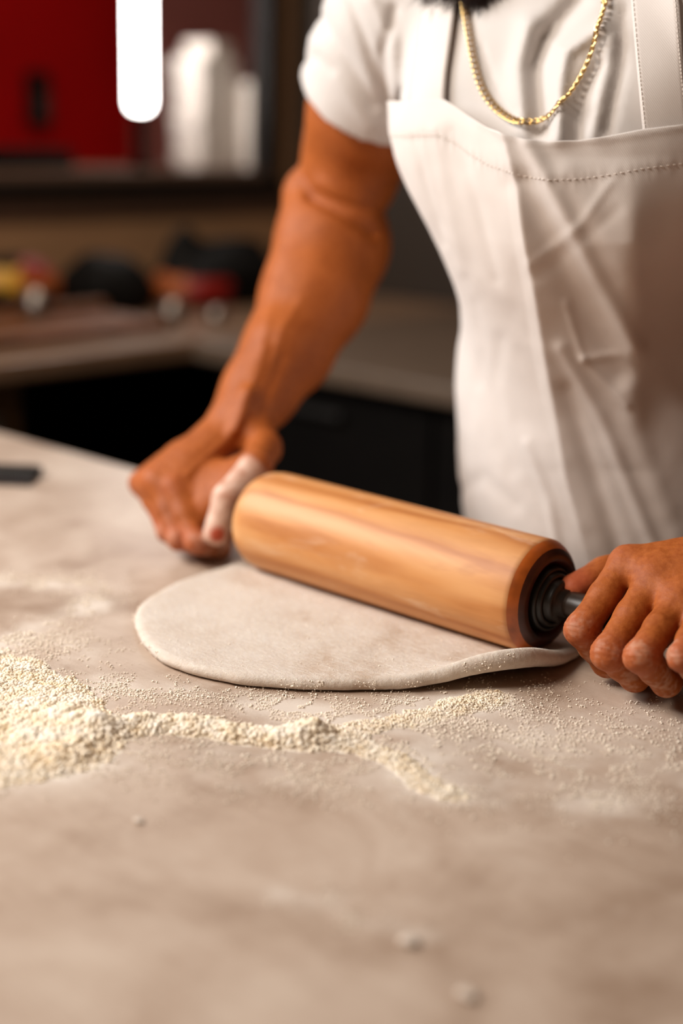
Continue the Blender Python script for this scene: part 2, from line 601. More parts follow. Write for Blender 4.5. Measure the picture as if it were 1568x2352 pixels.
def table_top():
    xs = np.concatenate([np.linspace(TX0 + 0.008, -1.1, 40), np.linspace(-1.095, -0.25, 240), np.linspace(-0.24, TX1 - 0.008, 30)])
    ys = np.concatenate([np.linspace(TY0 + 0.008, 0.32, 12), np.linspace(0.325, EDGE - 0.008, 220)])
    nx, ny = len(xs), len(ys)
    X, Y = np.meshgrid(xs, ys, indexing='ij')
    V = np.stack([X.ravel(), Y.ravel(), np.full(X.size, TZ)], 1)
    i, j = np.meshgrid(np.arange(nx - 1), np.arange(ny - 1), indexing='ij')
    a = (i * ny + j).ravel()
    Fq = np.stack([a, a + ny, a + ny + 1, a + 1], 1)
    dens = 0.05 + stroke_density(V[:, :2], DUST_STROKES) + 0.5 * stroke_density(V[:, :2], FLOUR_STROKES)
    dens *= 0.8 + 0.5 * vnoise(V, 30, 3) + 0.25 * vnoise(V, 90, 5)
    # rounded lip and underside
    loop = [k * ny for k in range(nx)] + [(nx - 1) * ny + k for k in range(1, ny)] + [k * ny + ny - 1 for k in range(nx - 2, -1, -1)] + [k for k in range(ny - 2, 0, -1)]
    cx, cy = (TX0 + TX1) / 2, (TY0 + EDGE) / 2
    base = V[loop]
    rings = [loop]
    VV = [V]
    off = len(V)
    FF = [tuple(q) for q in Fq]
    for out, dz in ((0.003, -0.0006), (0.0065, -0.003), (0.008, -0.008), (0.008, -0.038), (0.004, -0.042), (-0.02, -0.042)):
        r = base.copy()
        sx = np.sign(base[:, 0] - cx) * (np.abs(np.abs(base[:, 0] - cx) - (TX1 - TX0) / 2 + 0.008) < 1e-6)
        sy = np.sign(base[:, 1] - cy) * (np.abs(np.abs(base[:, 1] - cy) - (EDGE - TY0) / 2 + 0.008) < 1e-6)
        r[:, 0] += sx * out
        r[:, 1] += sy * out
        r[:, 2] += dz
        VV.append(r)
        prev = rings[-1]
        cur = list(range(off, off + len(r)))
        off += len(r)
        for k in range(len(r)):
            k2 = (k + 1) % len(r)
            FF.append((prev[k], cur[k], cur[k2], prev[k2]))
        rings.append(cur)
    V = np.concatenate(VV)
    me = mesh_np('tabletop', V, FF)
    d = np.zeros(len(V))
    d[:len(dens)] = np.clip(dens, 0, 1.2)
    at_ = me.attributes.new('dust', 'FLOAT', 'POINT')
    at_.data.foreach_set('value', d.astype(np.float32))
    bm = bmesh.new()
    bm.from_mesh(me)
    bmesh.ops.recalc_face_normals(bm, faces=bm.faces)
    bm.to_mesh(me)
    bm.free()
    return me


link('tabletop', table_top(), M['table'], tab)
link('apron_rail', box_mesh('apron_rail', (TX0 + 0.06, TY0 + 0.06, TZ - 0.125), (TX1 - 0.06, EDGE - 0.06, TZ - 0.0425), 0.003), M['table_steel'], tab)
for lx in (TX0 + 0.07, TX1 - 0.12):
    for ly in (TY0 + 0.07, EDGE - 0.12):
        link('leg', box_mesh('leg', (lx, ly, 0), (lx + 0.05, ly + 0.05, TZ - 0.125), 0.004), M['table_steel'], tab)
link('shelf', box_mesh('shelf', (TX0 + 0.08, TY0 + 0.08, 0.25), (TX1 - 0.08, EDGE - 0.08, 0.275), 0.003), M['table_steel'], tab)

# ------------------------------------------------------------------ rolling pin
PIN_Y, PIN_R = 0.911, 0.0469
PIN_Z = TZ + 0.0065 + PIN_R
PX0, PX1 = -0.932, -0.602
pin = empty('rolling_pin', ((PX0 + PX1) / 2, PIN_Y, PIN_Z))
tag(pin, 'large pale wooden rolling pin with dark stained ends pressed on the dough', 'rolling pin')
prof = [(0.030, PX0 + 0.004), (0.034, PX0 + 0.0005), (0.0385, PX0), (0.0425, PX0 + 0.0025), (0.0452, PX0 + 0.008), (PIN_R - 0.0004, PX0 + 0.016), (PIN_R, PX0 + 0.024)]
prof += [(PIN_R, x) for x in np.linspace(PX0 + 0.04, PX1 - 0.030, 14)]
prof += [(PIN_R, PX1 - 0.016), (PIN_R - 0.0002, PX1 - 0.0125), (PIN_R - 0.0008, PX1 - 0.0112)]
bme = lathe_mesh('barrel', prof, 'X', 96, (0, PIN_Y, PIN_Z))
co = np.zeros(len(bme.vertices) * 3, np.float32)
bme.vertices.foreach_get('co', co)
co = co.reshape(-1, 3)
st = np.clip((co[:, 0] - (PX1 - 0.018)) / 0.008, 0, 1) * 0.5
st = np.clip(st + 0.25 * st * vnoise(co, 160, 2), 0, 1)
a_ = bme.attributes.new('stain', 'FLOAT', 'POINT')
a_.data.foreach_set('value', st.astype(np.float32))
link('barrel', bme, M['pin'], pin)


def end_parts(x, s):
    """s=+1: right end, s=-1: left end"""
    P = lambda pts: [(r, x + s * h) for r, h in pts]
    link('end_face', lathe_mesh('end_face', P([(PIN_R - 0.0060, -0.0042), (PIN_R - 0.0095, -0.0012), (PIN_R - 0.0135, 0.0), (0.0305, -0.0015), (0.028, -0.007), (0.026, -0.012), (0.016, -0.013)] if s > 0 else [(PIN_R - 0.0085, 0.0), (PIN_R - 0.012, -0.001), (0.029, -0.006), (0.026, -0.012), (0.016, -0.013)]), 'X', 64, (0, PIN_Y, PIN_Z)), M['pin_end'], pin)
    if s > 0:
        link('end_rim', lathe_mesh('end_rim', P([(PIN_R - 0.0008, -0.0112), (PIN_R - 0.0016, -0.0095), (PIN_R - 0.0034, -0.0068), (PIN_R - 0.0062, -0.0040)]), 'X', 96, (0, PIN_Y, PIN_Z)), M['pin_rim_lit'], pin)
    col = [(0.026, -0.012), (0.0265, -0.001), (0.0255, 0.0012), (0.0235, 0.0012), (0.0232, -0.001), (0.0222, -0.001), (0.022, 0.003), (0.0205, 0.0042),
           (0.0185, 0.0042), (0.0182, 0.002), (0.0172, 0.002), (0.017, 0.008), (0.0155, 0.010), (0.0118, 0.010), (0.0115, 0.016), (0.0085, 0.017)]
    link('bearing_collar', lathe_mesh('bearing_collar', P(col), 'X', 64, (0, PIN_Y, PIN_Z)), M['black_plastic'], pin)
    h = [(0.0, 0.0165), (0.0105, 0.0165), (0.0110, 0.020), (0.0115, 0.030), (0.0125, 0.055), (0.0128, 0.080), (0.0122, 0.105), (0.010, 0.116), (0.006, 0.122), (0.0, 0.123)]
    link('handle', lathe_mesh('handle', P(h), 'X', 40, (0, PIN_Y, PIN_Z)), M['handle'], pin)


end_parts(PX1, 1)
end_parts(PX0 + 0.004, -1)

# ------------------------------------------------------------------ dough
DC = np.array([-0.775, 0.905])


def dough_mesh():
    # visible edge measured on the table plane, the hidden back closed as a circle
    px = [(310, 1425), (322, 1482), (360, 1524), (430, 1556), (550, 1580), (700, 1590), (850, 1592), (1000, 1588)]
    pts = [on_z(x, y, TZ)[:2] for x, y in px]
    pts.append(on_z(1095, 1560, TZ + 0.010)[:2])
    pts.append(on_z(1190, 1545, TZ + 0.016)[:2])
    pts.append(on_z(1280, 1522, TZ + 0.012)[:2])
    back = [(a, 0.185) for a in (20, 45, 70, 95, 120, 145)]
    for a, r in back:
        pts.append(DC + r * np.array([math.cos(math.radians(a)), math.sin(math.radians(a))]))
    pts.append(on_z(520, 1308, TZ + 0.006)[:2])
    pts.append(on_z(410, 1345, TZ + 0.005)[:2])
    pts = np.array(pts)
    ang = np.arctan2(pts[:, 1] - DC[1], pts[:, 0] - DC[0])
    rad = np.linalg.norm(pts - DC, axis=1)
    o = np.argsort(ang)
    ang, rad = ang[o], rad[o]
    nA = 360
    th = np.linspace(-math.pi, math.pi, nA, endpoint=False)
    R = np.interp(th, np.concatenate([ang - 2 * math.pi, ang, ang + 2 * math.pi]), np.tile(rad, 3))
    k = np.exp(-(np.arange(-12, 13) / 5.0) ** 2)
    k /= k.sum()
    R = np.convolve(np.concatenate([R[-12:], R, R[:12]]), k, 'valid')
    nz = vnoise(np.stack([np.cos(th) * 9, np.sin(th) * 9, th * 0], 1), 1, 4)
    R = R + 0.0012 * nz + 0.0005 * vnoise(np.stack([np.cos(th) * 40, np.sin(th) * 40, th * 0], 1), 1, 5)
    # lift of the edge on the right front
    a0 = math.atan2(*(on_z(1190, 1545, TZ + .016)[:2] - DC)[::-1])
    dth = (th - a0 + math.pi) % (2 * math.pi) - math.pi
    lift = 0.0165 * np.exp(-(dth / 0.26) ** 2)
    fat = 0.0026 * np.exp(-(dth / 0.34) ** 2)
    T0 = 0.0085
    # profile: (fraction of R, height kind)
    rows = []
    nin = 34
    for i in range(nin):
        rows.append(('top', (i + 0.6) / nin * 0.955))
    for a in np.linspace(90, -90, 9):
        rows.append(('edge', math.radians(a)))
    rows.append(('bot', 0.85))
    rows.append(('bot', 0.4))
    V = []
    c, s = np.cos(th), np.sin(th)
    for kind, q in rows:
        if kind == 'top':
            rr = R * q
            x, y = DC[0] + rr * c, DC[1] + rr * s
            P = np.stack([x, y, 0 * x], 1)
            t = T0 + 0.0007 * vnoise(P, 22, 1) + 0.0005 * vnoise(P, 60, 2) + 0.0018 * np.clip((q - 0.8) / 0.2, 0, 1) * (1 - np.clip((q - .92) / .04, 0, 1) * 0.3)
            z = TZ + 0.0006 + t + (lift + 2 * fat) * np.clip((q - 0.70) / 0.30, 0, 1) ** 1.8
            # flattened under the pin
            dy = np.abs(y - PIN_Y)
            pinb = PIN_Z - np.sqrt(np.maximum(PIN_R ** 2 - np.minimum(dy, PIN_R) ** 2, 0)) - 0.0006
            on = (x > PX0 - 0.01) & (x < PX1 + 0.004) & (dy < PIN_R)
            z = np.where(on, np.minimum(z, np.maximum(pinb, TZ + 0.003)), z)
            V.append(np.stack([x, y, z], 1))
        elif kind == 'edge':
            h = T0 * 0.5 + 0.0007 + fat
            rr = R - 0.0065 + 0.0065 * math.cos(q)
            x, y = DC[0] + rr * c, DC[1] + rr * s
            P = np.stack([x, y, 0 * x + q * .003], 1)
            z = TZ + 0.0006 + h + h * math.sin(q) + lift * (1.0 if q > -1 else 0.92) + 0.0004 * vnoise(P, 120, 6) * math.cos(q)
            dy = np.abs(y - PIN_Y)
            pinb = PIN_Z - np.sqrt(np.maximum(PIN_R ** 2 - np.minimum(dy, PIN_R) ** 2, 0)) - 0.0006
            on = (x > PX0 - 0.01) & (x < PX1 + 0.004) & (dy < PIN_R)
            z = np.where(on, np.minimum(z, np.maximum(pinb, TZ + 0.001)), z)
            V.append(np.stack([x, y, z], 1))
        else:
            rr = R * q
            x, y = DC[0] + rr * c, DC[1] + rr * s
            V.append(np.stack([x, y, TZ + 0.0006 + 0 * x + lift * 0.9 * np.clip((q - 0.70) / 0.30, 0, 1) ** 1.8], 1))
    V = np.concatenate(V)
    nR = len(rows)
    i, j = np.meshgrid(np.arange(nR - 1), np.arange(nA), indexing='ij')
    j2 = (j + 1) % nA
    Fq = np.stack([i * nA + j, (i + 1) * nA + j, (i + 1) * nA + j2, i * nA + j2], -1).reshape(-1, 4)
    me = mesh_np('dough', V, Fq)
    bm = bmesh.new()
    bm.from_mesh(me)
    bm.verts.ensure_lookup_table()
    bm.faces.new([bm.verts[k] for k in range(nA)])
    bm.faces.new([bm.verts[(nR - 1) * nA + k] for k in range(nA)])
    bmesh.ops.recalc_face_normals(bm, faces=bm.faces)
    bm.to_mesh(me)
    bm.free()
    smooth(me)
    return me


dough = link('dough', dough_mesh(), M['dough'])
tag(dough, 'flat oval sheet of pale pizza dough under the rolling pin', 'dough')


# ------------------------------------------------------------------ flour
def ico(sub):
    bm = bmesh.new()
    bmesh.ops.create_icosphere(bm, subdivisions=sub, radius=1.0)
    V = np.array([v.co[:] for v in bm.verts])
    bm.verts.index_update()
    Fc = np.array([[v.index for v in f.verts] for f in bm.faces])
    bm.free()
    return V, Fc


ICO1, ICO2 = ico(1), ico(2)


def scatter(cent, rad, base, flat=0.8, jit=0.22):
    """lumpy grains joined into one vertex/face soup"""
    bv, bf = base
    n, m = len(cent), len(bv)
    ang = RNG.random(n) * 6.283
    ca, sa = np.cos(ang), np.sin(ang)
    V = bv[None] * (1 + jit * RNG.standard_normal((n, m, 1)))
    V = V * np.stack([1 + .13 * RNG.standard_normal(n), 1 + .13 * RNG.standard_normal(n), np.full(n, flat)], 1)[:, None]
    X = V[..., 0] * ca[:, None] - V[..., 1] * sa[:, None]
    Y = V[..., 0] * sa[:, None] + V[..., 1] * ca[:, None]
    V = np.stack([X, Y, V[..., 2]], -1) * rad[:, None, None] + cent[:, None]
    Fq = bf[None] + (np.arange(n) * m)[:, None, None]
    return V.reshape(-1, 3), Fq.reshape(-1, 3)


def pile_height(XY):
    D = np.zeros(len(XY))
    for st in FLOUR_STROKES:
        D = D + stroke_density(XY, [st]) * st[3] * (0.0042 if st[3] > 1.12 else 0.0028)
    P = np.stack([XY[:, 0], XY[:, 1], 0 * XY[:, 0]], 1)
    h = D * (0.85 + 0.35 * vnoise(P, 45, 8))
    h = h + np.clip(D / 0.006, 0, 1) * (0.0014 * vnoise(P, 140, 9) + 0.0011 * vnoise(P, 300, 10))
    return h


def flour_pile():
    xs = np.arange(-1.02, -0.43, 0.0014)
    ys = np.arange(0.36, 0.95, 0.0014)
    nx, ny = len(xs), len(ys)
    X, Y = np.meshgrid(xs, ys, indexing='ij')
    XY = np.stack([X.ravel(), Y.ravel()], 1)
    H = pile_height(XY) - 0.0012
    V = np.stack([XY[:, 0], XY[:, 1], TZ + H], 1)
    i, j = np.meshgrid(np.arange(nx - 1), np.arange(ny - 1), indexing='ij')
    a = (i * ny + j).ravel()
    Fq = np.stack([a, a + ny, a + ny + 1, a + 1], 1)
    keep = (H[Fq] > 0).any(1)
    Fq = Fq[keep]
    used = np.unique(Fq)
    mp = np.zeros(len(V), np.int64)
    mp[used] = np.arange(len(used))
    V = V[used]
    V[:, 2] = np.maximum(V[:, 2], TZ + 0.0001)
    return V, mp[Fq]


def sample_strokes(strokes, count):
    pts = []
    for st in strokes:
        P = resample([on_z(x, y, TZ) for x, y in st[0]], 60)[:, :2]
        L = np.linalg.norm(np.diff(P, axis=0), axis=1).sum()
        n = int(count * st[2] * L * st[1] / 0.001)
        k = RNG.integers(0, 60, n)
        q = P[k] + RNG.standard_normal((n, 2)) * st[1] * 0.72
        pts.append(np.concatenate([q, np.full((n, 1), st[3] if len(st) > 3 else 0.4)], 1))
    return np.concatenate(pts)


fl = empty('flour_pile', (-0.78, 0.58, TZ))
tag(fl, 'spread heap of loose clumpy flour on the table in front of the dough', 'flour', kind='stuff')
pv, pf = flour_pile()
o = link('flour_bed', mesh_np('flour_bed', pv, pf), M['flour'], fl)
o['kind'] = 'stuff'
S = sample_strokes(FLOUR_STROKES, 2500)
S = S[(S[:, 0] > -1.05)]
hh = pile_height(S[:, :2])
keep = (hh > 0.0012) & (RNG.random(len(S)) < 0.95)
S, hh = S[keep], hh[keep]
rr = (0.00045 + 0.0014 * RNG.random(len(S)) ** 3) * S[:, 2] * (0.7 + 0.6 * np.clip(hh / 0.01, 0, 1))
cc = np.stack([S[:, 0], S[:, 1], TZ + np.maximum(hh - 0.0012, 0) + rr * 0.75], 1)
big = rr > 0.00115
cv, cf = join_np([scatter(cc[big], rr[big], ICO2, 0.95, 0.10), scatter(cc[~big], rr[~big], ICO1, 0.95, 0.08)])
o = link('flour_clumps', mesh_np('flour_clumps', cv, cf), M['semolina'], fl)
o['kind'] = 'stuff'
# thin dusting of single grains
D1 = sample_strokes(DUST_STROKES, 2600)
D2 = sample_strokes(FLOUR_STROKES, 1600)
D2[:, :2] += RNG.standard_normal((len(D2), 2)) * 0.014
Dd = np.concatenate([D1, D2])
keep = (Dd[:, 1] < EDGE - 0.02) & (np.linalg.norm((Dd[:, :2] - DC), axis=1) > 0.0)
P3 = np.stack([Dd[:, 0], Dd[:, 1], 0 * Dd[:, 0]], 1)
keep &= (vnoise(P3, 55, 12) + 0.7 * vnoise(P3, 160, 13)) > -0.05
Dd = Dd[keep]
rr = 0.00022 + 0.0006 * RNG.random(len(Dd)) ** 4
hh = np.maximum(pile_height(Dd[:, :2]) - 0.0012, 0)
gv, gf = scatter(np.stack([Dd[:, 0], Dd[:, 1], TZ + hh + rr * 0.8 + 0.00005], 1), rr, ICO1)
o = link('flour_grains', mesh_np('flour_grains', gv, gf), M['grain'], fl)
o['kind'] = 'stuff'
# flour caught on the dough and along its rim
dco = np.zeros(len(dough.data.vertices) * 3, np.float32)
dough.data.vertices.foreach_get('co', dco)
dco = dco.reshape(-1, 3).astype(float)
rim = dco[36 * 360:40 * 360]
rim = rim[RNG.integers(0, len(rim), 5200)]
top = dco[:34 * 360]
top = top[RNG.integers(0, len(top), 5200)]
pp = np.concatenate([rim, top]) + RNG.standard_normal((10400, 3)) * [0.0012, 0.0012, 0.0003]
pp = pp[(vnoise(pp, 40, 61) + 0.6 * vnoise(pp, 130, 62) > 0.05) & ((np.abs(pp[:, 1] - PIN_Y) > 0.035) | (pp[:, 0] < PX0 - 0.005))]
rr = 0.0002 + 0.0006 * RNG.random(len(pp)) ** 3
v_, f_ = scatter(pp, rr, ICO1, 0.9, 0.08)
o = link('flour_dusting', mesh_np('flour_dusting', v_, f_), M['grain'], dough)
o['kind'] = 'stuff'
print('flour tris', len(cf), len(gf), len(pf))

# ------------------------------------------------------------------ signed distance modelling for the figure
def rc(a, b, ra, rb):
    a, b = np.asarray(a, float), np.asarray(b, float)
    return ('c', a, b, ra, rb, (a + b) / 2, np.linalg.norm(b - a) / 2 + max(ra, rb))


def el(c, r, R=None):
    c, r = np.asarray(c, float), np.asarray(r, float)
    return ('e', c, r, None if R is None else np.asarray(R), None, c, max(r))


def UN(k, *nodes):
    nodes = [n for n in nodes if n is not None]
    C = np.array([n[5] for n in nodes])
    c = (C.min(0) + C.max(0)) / 2
    r = max(np.linalg.norm(n[5] - c) + n[6] for n in nodes)
    return ('u', k, nodes, None, None, c, r + k)


def chain(k, pts, rads):
    return UN(k, *[rc(pts[i], pts[i + 1], rads[i], rads[i + 1]) for i in range(len(pts) - 1)])


FAR = 0.08


def ev(nd, P, bc, br):
    if np.linalg.norm(nd[5] - bc) - nd[6] - br > FAR:
        return None
    if nd[0] == 'c':
        _, a, b, ra, rb = nd[:5]
        ab = b - a
        pa = P - a
        t = np.clip(pa @ ab / max(ab @ ab, 1e-12), 0, 1)
        q = pa - t[:, None] * ab
        return np.sqrt(np.einsum('ij,ij->i', q, q)) - (ra + t * (rb - ra))
    if nd[0] == 'e':
        q = P - nd[1]
        if nd[3] is not None:
            q = q @ nd[3]
        k0 = np.sqrt(((q / nd[2]) ** 2).sum(1))
        k1 = np.sqrt(((q / nd[2] ** 2) ** 2).sum(1)) + 1e-9
        return k0 * (k0 - 1) / k1
    out = None
    k = nd[1]
    for ch in nd[2]:
        d = ev(ch, P, bc, br)
        if d is None:
            continue
        if out is None:
            out = d
        else:
            h = np.maximum(k - np.abs(out - d), 0) / k
            out = np.minimum(out, d) - h * h * k * 0.25
    return out


def field(nd):
    def f(P):
        P = np.asarray(P, float)
        out = np.empty(len(P))
        for s in range(0, len(P), 40000):
            Q = P[s:s + 40000]
            lo, hi = Q.min(0), Q.max(0)
            d = ev(nd, Q, (lo + hi) / 2, np.linalg.norm(hi - lo) / 2)
            out[s:s + 40000] = FAR if d is None else d
        return out
    return f


def grad(f, P, e=0.0008):
    g = np.stack([f(P + np.eye(3)[i] * e) - f(P - np.eye(3)[i] * e) for i in range(3)], 1)
    return g / (np.linalg.norm(g, axis=1)[:, None] + 1e-12)


def snap(f, P, off=0.0, it=4):
    P = np.asarray(P, float).copy()
    for _ in range(it):
        P -= (f(P) - off)[:, None] * grad(f, P)
    return P


def march(f, px, off=0.0, d0=0.85, d1=2.2):
    """distance along the view ray of each pixel to the surface"""
    px = np.asarray(px, float)
    Rr = np.stack([ray(x, y) for x, y in px])
    nr = np.linalg.norm(Rr, axis=1)
    t = np.full(len(px), d0)
    for _ in range(90):
        d = f(CAM + Rr * t[:, None]) - off
        t = np.minimum(t + 0.7 * d / nr, d1)
    return CAM + Rr * t[:, None]


def surface_net(f, lo, hi, h, newton=2, slack=1.3):
    lo, hi = np.asarray(lo, float), np.asarray(hi, float)
    S = 8
    nb = np.ceil((hi - lo) / (h * S)).astype(int)
    n = nb * S + 1
    # coarse pass at block centres
    bi = np.stack(np.meshgrid(*[np.arange(k) for k in nb], indexing='ij'), -1).reshape(-1, 3)
    cen = lo + (bi + 0.5) * S * h
    dc = f(cen)
    act = np.abs(dc) < S * h * 0.87 * slack + h
    vals = np.empty(n, np.float32)
    big = np.repeat(np.repeat(np.repeat(np.sign(dc).reshape(nb), S, 0), S, 1), S, 2)
    vals[:-1, :-1, :-1] = big
    vals[-1], vals[:, -1], vals[:, :, -1] = 1, 1, 1
    o = np.stack(np.meshgrid(*[np.arange(S + 1)] * 3, indexing='ij'), -1).reshape(-1, 3)
    A = bi[act]
    for s in range(0, len(A), 48):
        I = (A[s:s + 48, None] * S + o[None]).reshape(-1, 3)
        vals[I[:, 0], I[:, 1], I[:, 2]] = f(lo + I * h)
    ins = vals < 0
    cnt = sum(ins[a:n[0] - 1 + a, b:n[1] - 1 + b, c:n[2] - 1 + c].astype(np.int8) for a in (0, 1) for b in (0, 1) for c in (0, 1))
    cells = np.argwhere((cnt > 0) & (cnt < 8))
    idx = np.full(tuple(n - 1), -1, np.int32)
    idx[tuple(cells.T)] = np.arange(len(cells))
    cor = np.array([(a, b, c) for a in (0, 1) for b in (0, 1) for c in (0, 1)])
    cv_ = np.stack([vals[tuple((cells + k).T)] for k in cor], 1).astype(float)
    acc, num = np.zeros((len(cells), 3)), np.zeros(len(cells))
    for i in range(8):
        for j in range(i + 1, 8):
            if np.abs(cor[i] - cor[j]).sum() == 1:
                m = (cv_[:, i] < 0) != (cv_[:, j] < 0)
                t = np.where(m, cv_[:, i] / np.where(m, cv_[:, i] - cv_[:, j], 1), 0)
                acc += np.where(m[:, None], cor[i] + t[:, None] * (cor[j] - cor[i]), 0)
                num += m
    V = lo + (cells + acc / num[:, None]) * h
    quads = []
    for ax in range(3):
        b, c = [(1, 2), (2, 0), (0, 1)][ax]
        sl0, sl1 = [slice(None)] * 3, [slice(None)] * 3
        sl0[ax], sl1[ax] = slice(0, -1), slice(1, None)
        e = ins[tuple(sl0)] != ins[tuple(sl1)]
        E = np.argwhere(e)
        E = E[(E[:, b] > 0) & (E[:, c] > 0) & (E[:, b] < n[b] - 1) & (E[:, c] < n[c] - 1)]
        fl_ = ins[tuple(E.T)]
        eb, ec = np.eye(3, dtype=int)[b], np.eye(3, dtype=int)[c]
        q = np.stack([idx[tuple((E - eb - ec).T)], idx[tuple((E - ec).T)], idx[tuple(E.T)], idx[tuple((E - eb).T)]], 1)
        q[~fl_] = q[~fl_][:, ::-1]
        quads.append(q)
    Q = np.concatenate(quads)
    Q = Q[(Q >= 0).all(1)]
    for _ in range(newton):
        step = np.clip(f(V), -h, h)
        V = V - step[:, None] * grad(f, V)
    return V, Q


# ------------------------------------------------------------------ the baker: joints
XC = -0.755
SH_R, SH_L = np.array([-0.955, 1.13, 1.440]), np.array([-0.555, 1.13, 1.425])
EL_R = at(782, 435, 1.60)
F1, F2, F3, F4 = at(762, 560, 1.575), at(722, 680, 1.55), at(660, 805, 1.52), at(598, 898, 1.49)
WR_R = at(560, 965, 1.462)
EL_L = np.array([-0.36, 1.17, 1.20])
WR_L = np.array([-0.452, 0.995, 1.008])
HX = np.array([1.0, 0, 0])


def hand(wr, mcp, pip, dip, tip, rad, thumb, trad, palm_r, extra=()):
    """one hand: palm rooted at the wrist, five separate fingers"""
    palm = []
    for i in range(4):
        palm.append(rc(wr + (mcp[i] - wr) * 0.12 + (mcp[1] - mcp[2]) * (0.5 - i / 3) * 0.6, mcp[i], palm_r, rad[i] * 1.18))
    for i in range(3):
        palm.append(rc(wr * 0.35 + (mcp[i] + mcp[i + 1]) * 0.325, (mcp[i] + mcp[i + 1]) / 2, palm_r * 0.85, rad[i] * 0.95))
    P = UN(0.014, *palm, *extra)
    fs = []
    for i in range(4):
        r = rad[i]
        m1 = (mcp[i] + pip[i]) / 2
        fs.append(UN(0.005, rc(mcp[i], m1, r * 1.14, r * 1.02), rc(m1, pip[i], r * 1.02, r * 1.0),
                     rc(pip[i], (pip[i] + dip[i]) / 2, r * 1.0, r * 0.92), rc((pip[i] + dip[i]) / 2, dip[i], r * 0.90, r * 0.92), rc(dip[i], tip[i], r * 0.9, r * 0.72)))
    F = UN(0.0016, *fs)
    T = UN(0.006, *[rc(thumb[i], thumb[i + 1], trad[i], trad[i + 1]) for i in range(len(thumb) - 1)])
    return UN(0.004, UN(0.007, P, F), UN(0.008, T))


# his right hand (seen on the left of the picture)
m0, p0, d0_, t0_ = at(400, 1124, 1.400), at(450, 1246, 1.366), at(506, 1262, 1.397), at(520, 1228, 1.424)
offM = [np.array(v) for v in ((0, 0, 0), (-0.0225, -0.003, 0.003), (-0.0445, 0.002, 0.000), (-0.0635, 0.010, -0.007))]
offP = [np.array(v) for v in ((0, 0, 0), (-0.0205, -0.005, 0.000), (-0.0405, -0.001, 0.002), (-0.057, 0.008, 0.008))]
RH = dict(mcp=[m0 + o for o in offM], pip=[p0 + o for o in offP], dip=[d0_ + o for o in offP], tip=[t0_ + o * .95 for o in offP],
          rad=[0.0105, 0.0107, 0.0100, 0.0088])
RTH = [at(606, 1030, 1.425), at(590, 1066, 1.380), at(520, 1144, 1.353), at(496, 1224, 1.353)]
TA, TB, IA, IB = at(590, 1062, 1.398), at(524, 1140, 1.378), m0, p0
WEB = []
for s in np.linspace(0.05, 0.85, 7):
    e0, e1 = TA + (TB - TA) * s + AF * 0.003, IA + (IB - IA) * s * 0.85 + AF * 0.011 + [0.003, 0, 0]
    em = (e0 + e1) / 2 + AF * 0.009
    WEB += [rc(e0, em, 0.0125 - 0.002 * s, 0.0120 - 0.001 * s), rc(em, e1, 0.0120 - 0.001 * s, 0.0110 - 0.001 * s)]
hand_r = hand(WR_R, RH['mcp'], RH['pip'], RH['dip'], RH['tip'], RH['rad'], RTH, [0.0175, 0.0150, 0.0130, 0.0122], 0.0165,
              extra=[rc(WR_R, RTH[0], 0.021, 0.018), rc(WR_R, RH['mcp'][1], 0.021, 0.012),
                     *WEB])
# his left hand (right of the picture)
LM = [at(1440, 1296, 1.108), at(1505, 1332, 1.086), at(1560, 1382, 1.063), at(1608, 1432, 1.042)]
LP = [at(1333, 1446, 1.080), at(1396, 1500, 1.052), at(1470, 1508, 1.024), at(1566, 1508, 1.004)]
LD = [at(1392, 1522, 1.100), at(1456, 1554, 1.074), at(1530, 1566, 1.048), at(1618, 1562, 1.028)]
LT = [at(1425, 1500, 1.135), at(1492, 1530, 1.12), at(1560, 1545, 1.10), at(1640, 1545, 1.08)]
LTH = [np.array([-0.475, 0.975, 0.985]), at(1455, 1300, 1.150), at(1388, 1316, 1.140), at(1320, 1352, 1.132)]
hand_l = hand(WR_L, LM, LP, LD, LT, [0.0119, 0.0121, 0.0116, 0.0102], LTH, [0.017, 0.0138, 0.0124, 0.0124], 0.0165,
              extra=[rc(WR_L, LTH[0], 0.021, 0.017), rc(WR_L, LM[1], 0.021, 0.012), rc(WR_L, LM[2], 0.021, 0.012)])

torso = [el((XC, 1.27, 0.94), (0.158, 0.125, 0.13)), el((XC, 1.235, 1.07), (0.150, 0.122, 0.15)),
         el((XC + 0.012, 1.150, 1.272), (0.126, 0.123, 0.140)),
         el((XC - 0.064, 1.10, 1.325), (0.076, 0.083, 0.070)), el((XC + 0.085, 1.10, 1.31), (0.085, 0.085, 0.075)),
         rc(SH_R + [0.02, 0.0, -0.01], SH_L - [0.02, 0.0, 0.01], 0.062, 0.062)]
neck = chain(0.02, [np.array([XC, 1.14, 1.41]), np.array([XC - 0.015, 1.105, 1.50])], [0.066, 0.058])
HC = np.array([XC - 0.025, 1.0, 0])            # head turned a little, chin forward and down
cr, sr = math.cos(math.radians(-8)), math.sin(math.radians(-8))
HR = np.array([[cr, -sr, 0], [sr, cr, 0], [0, 0, 1]]) @ np.array([[1, 0, 0], [0, math.cos(.30), -math.sin(.30)], [0, math.sin(.30), math.cos(.30)]])
HO = np.array([-0.822, 1.085, 1.552])


def hp(x, y, z):
    return HO + HR @ np.array([x, y, z])


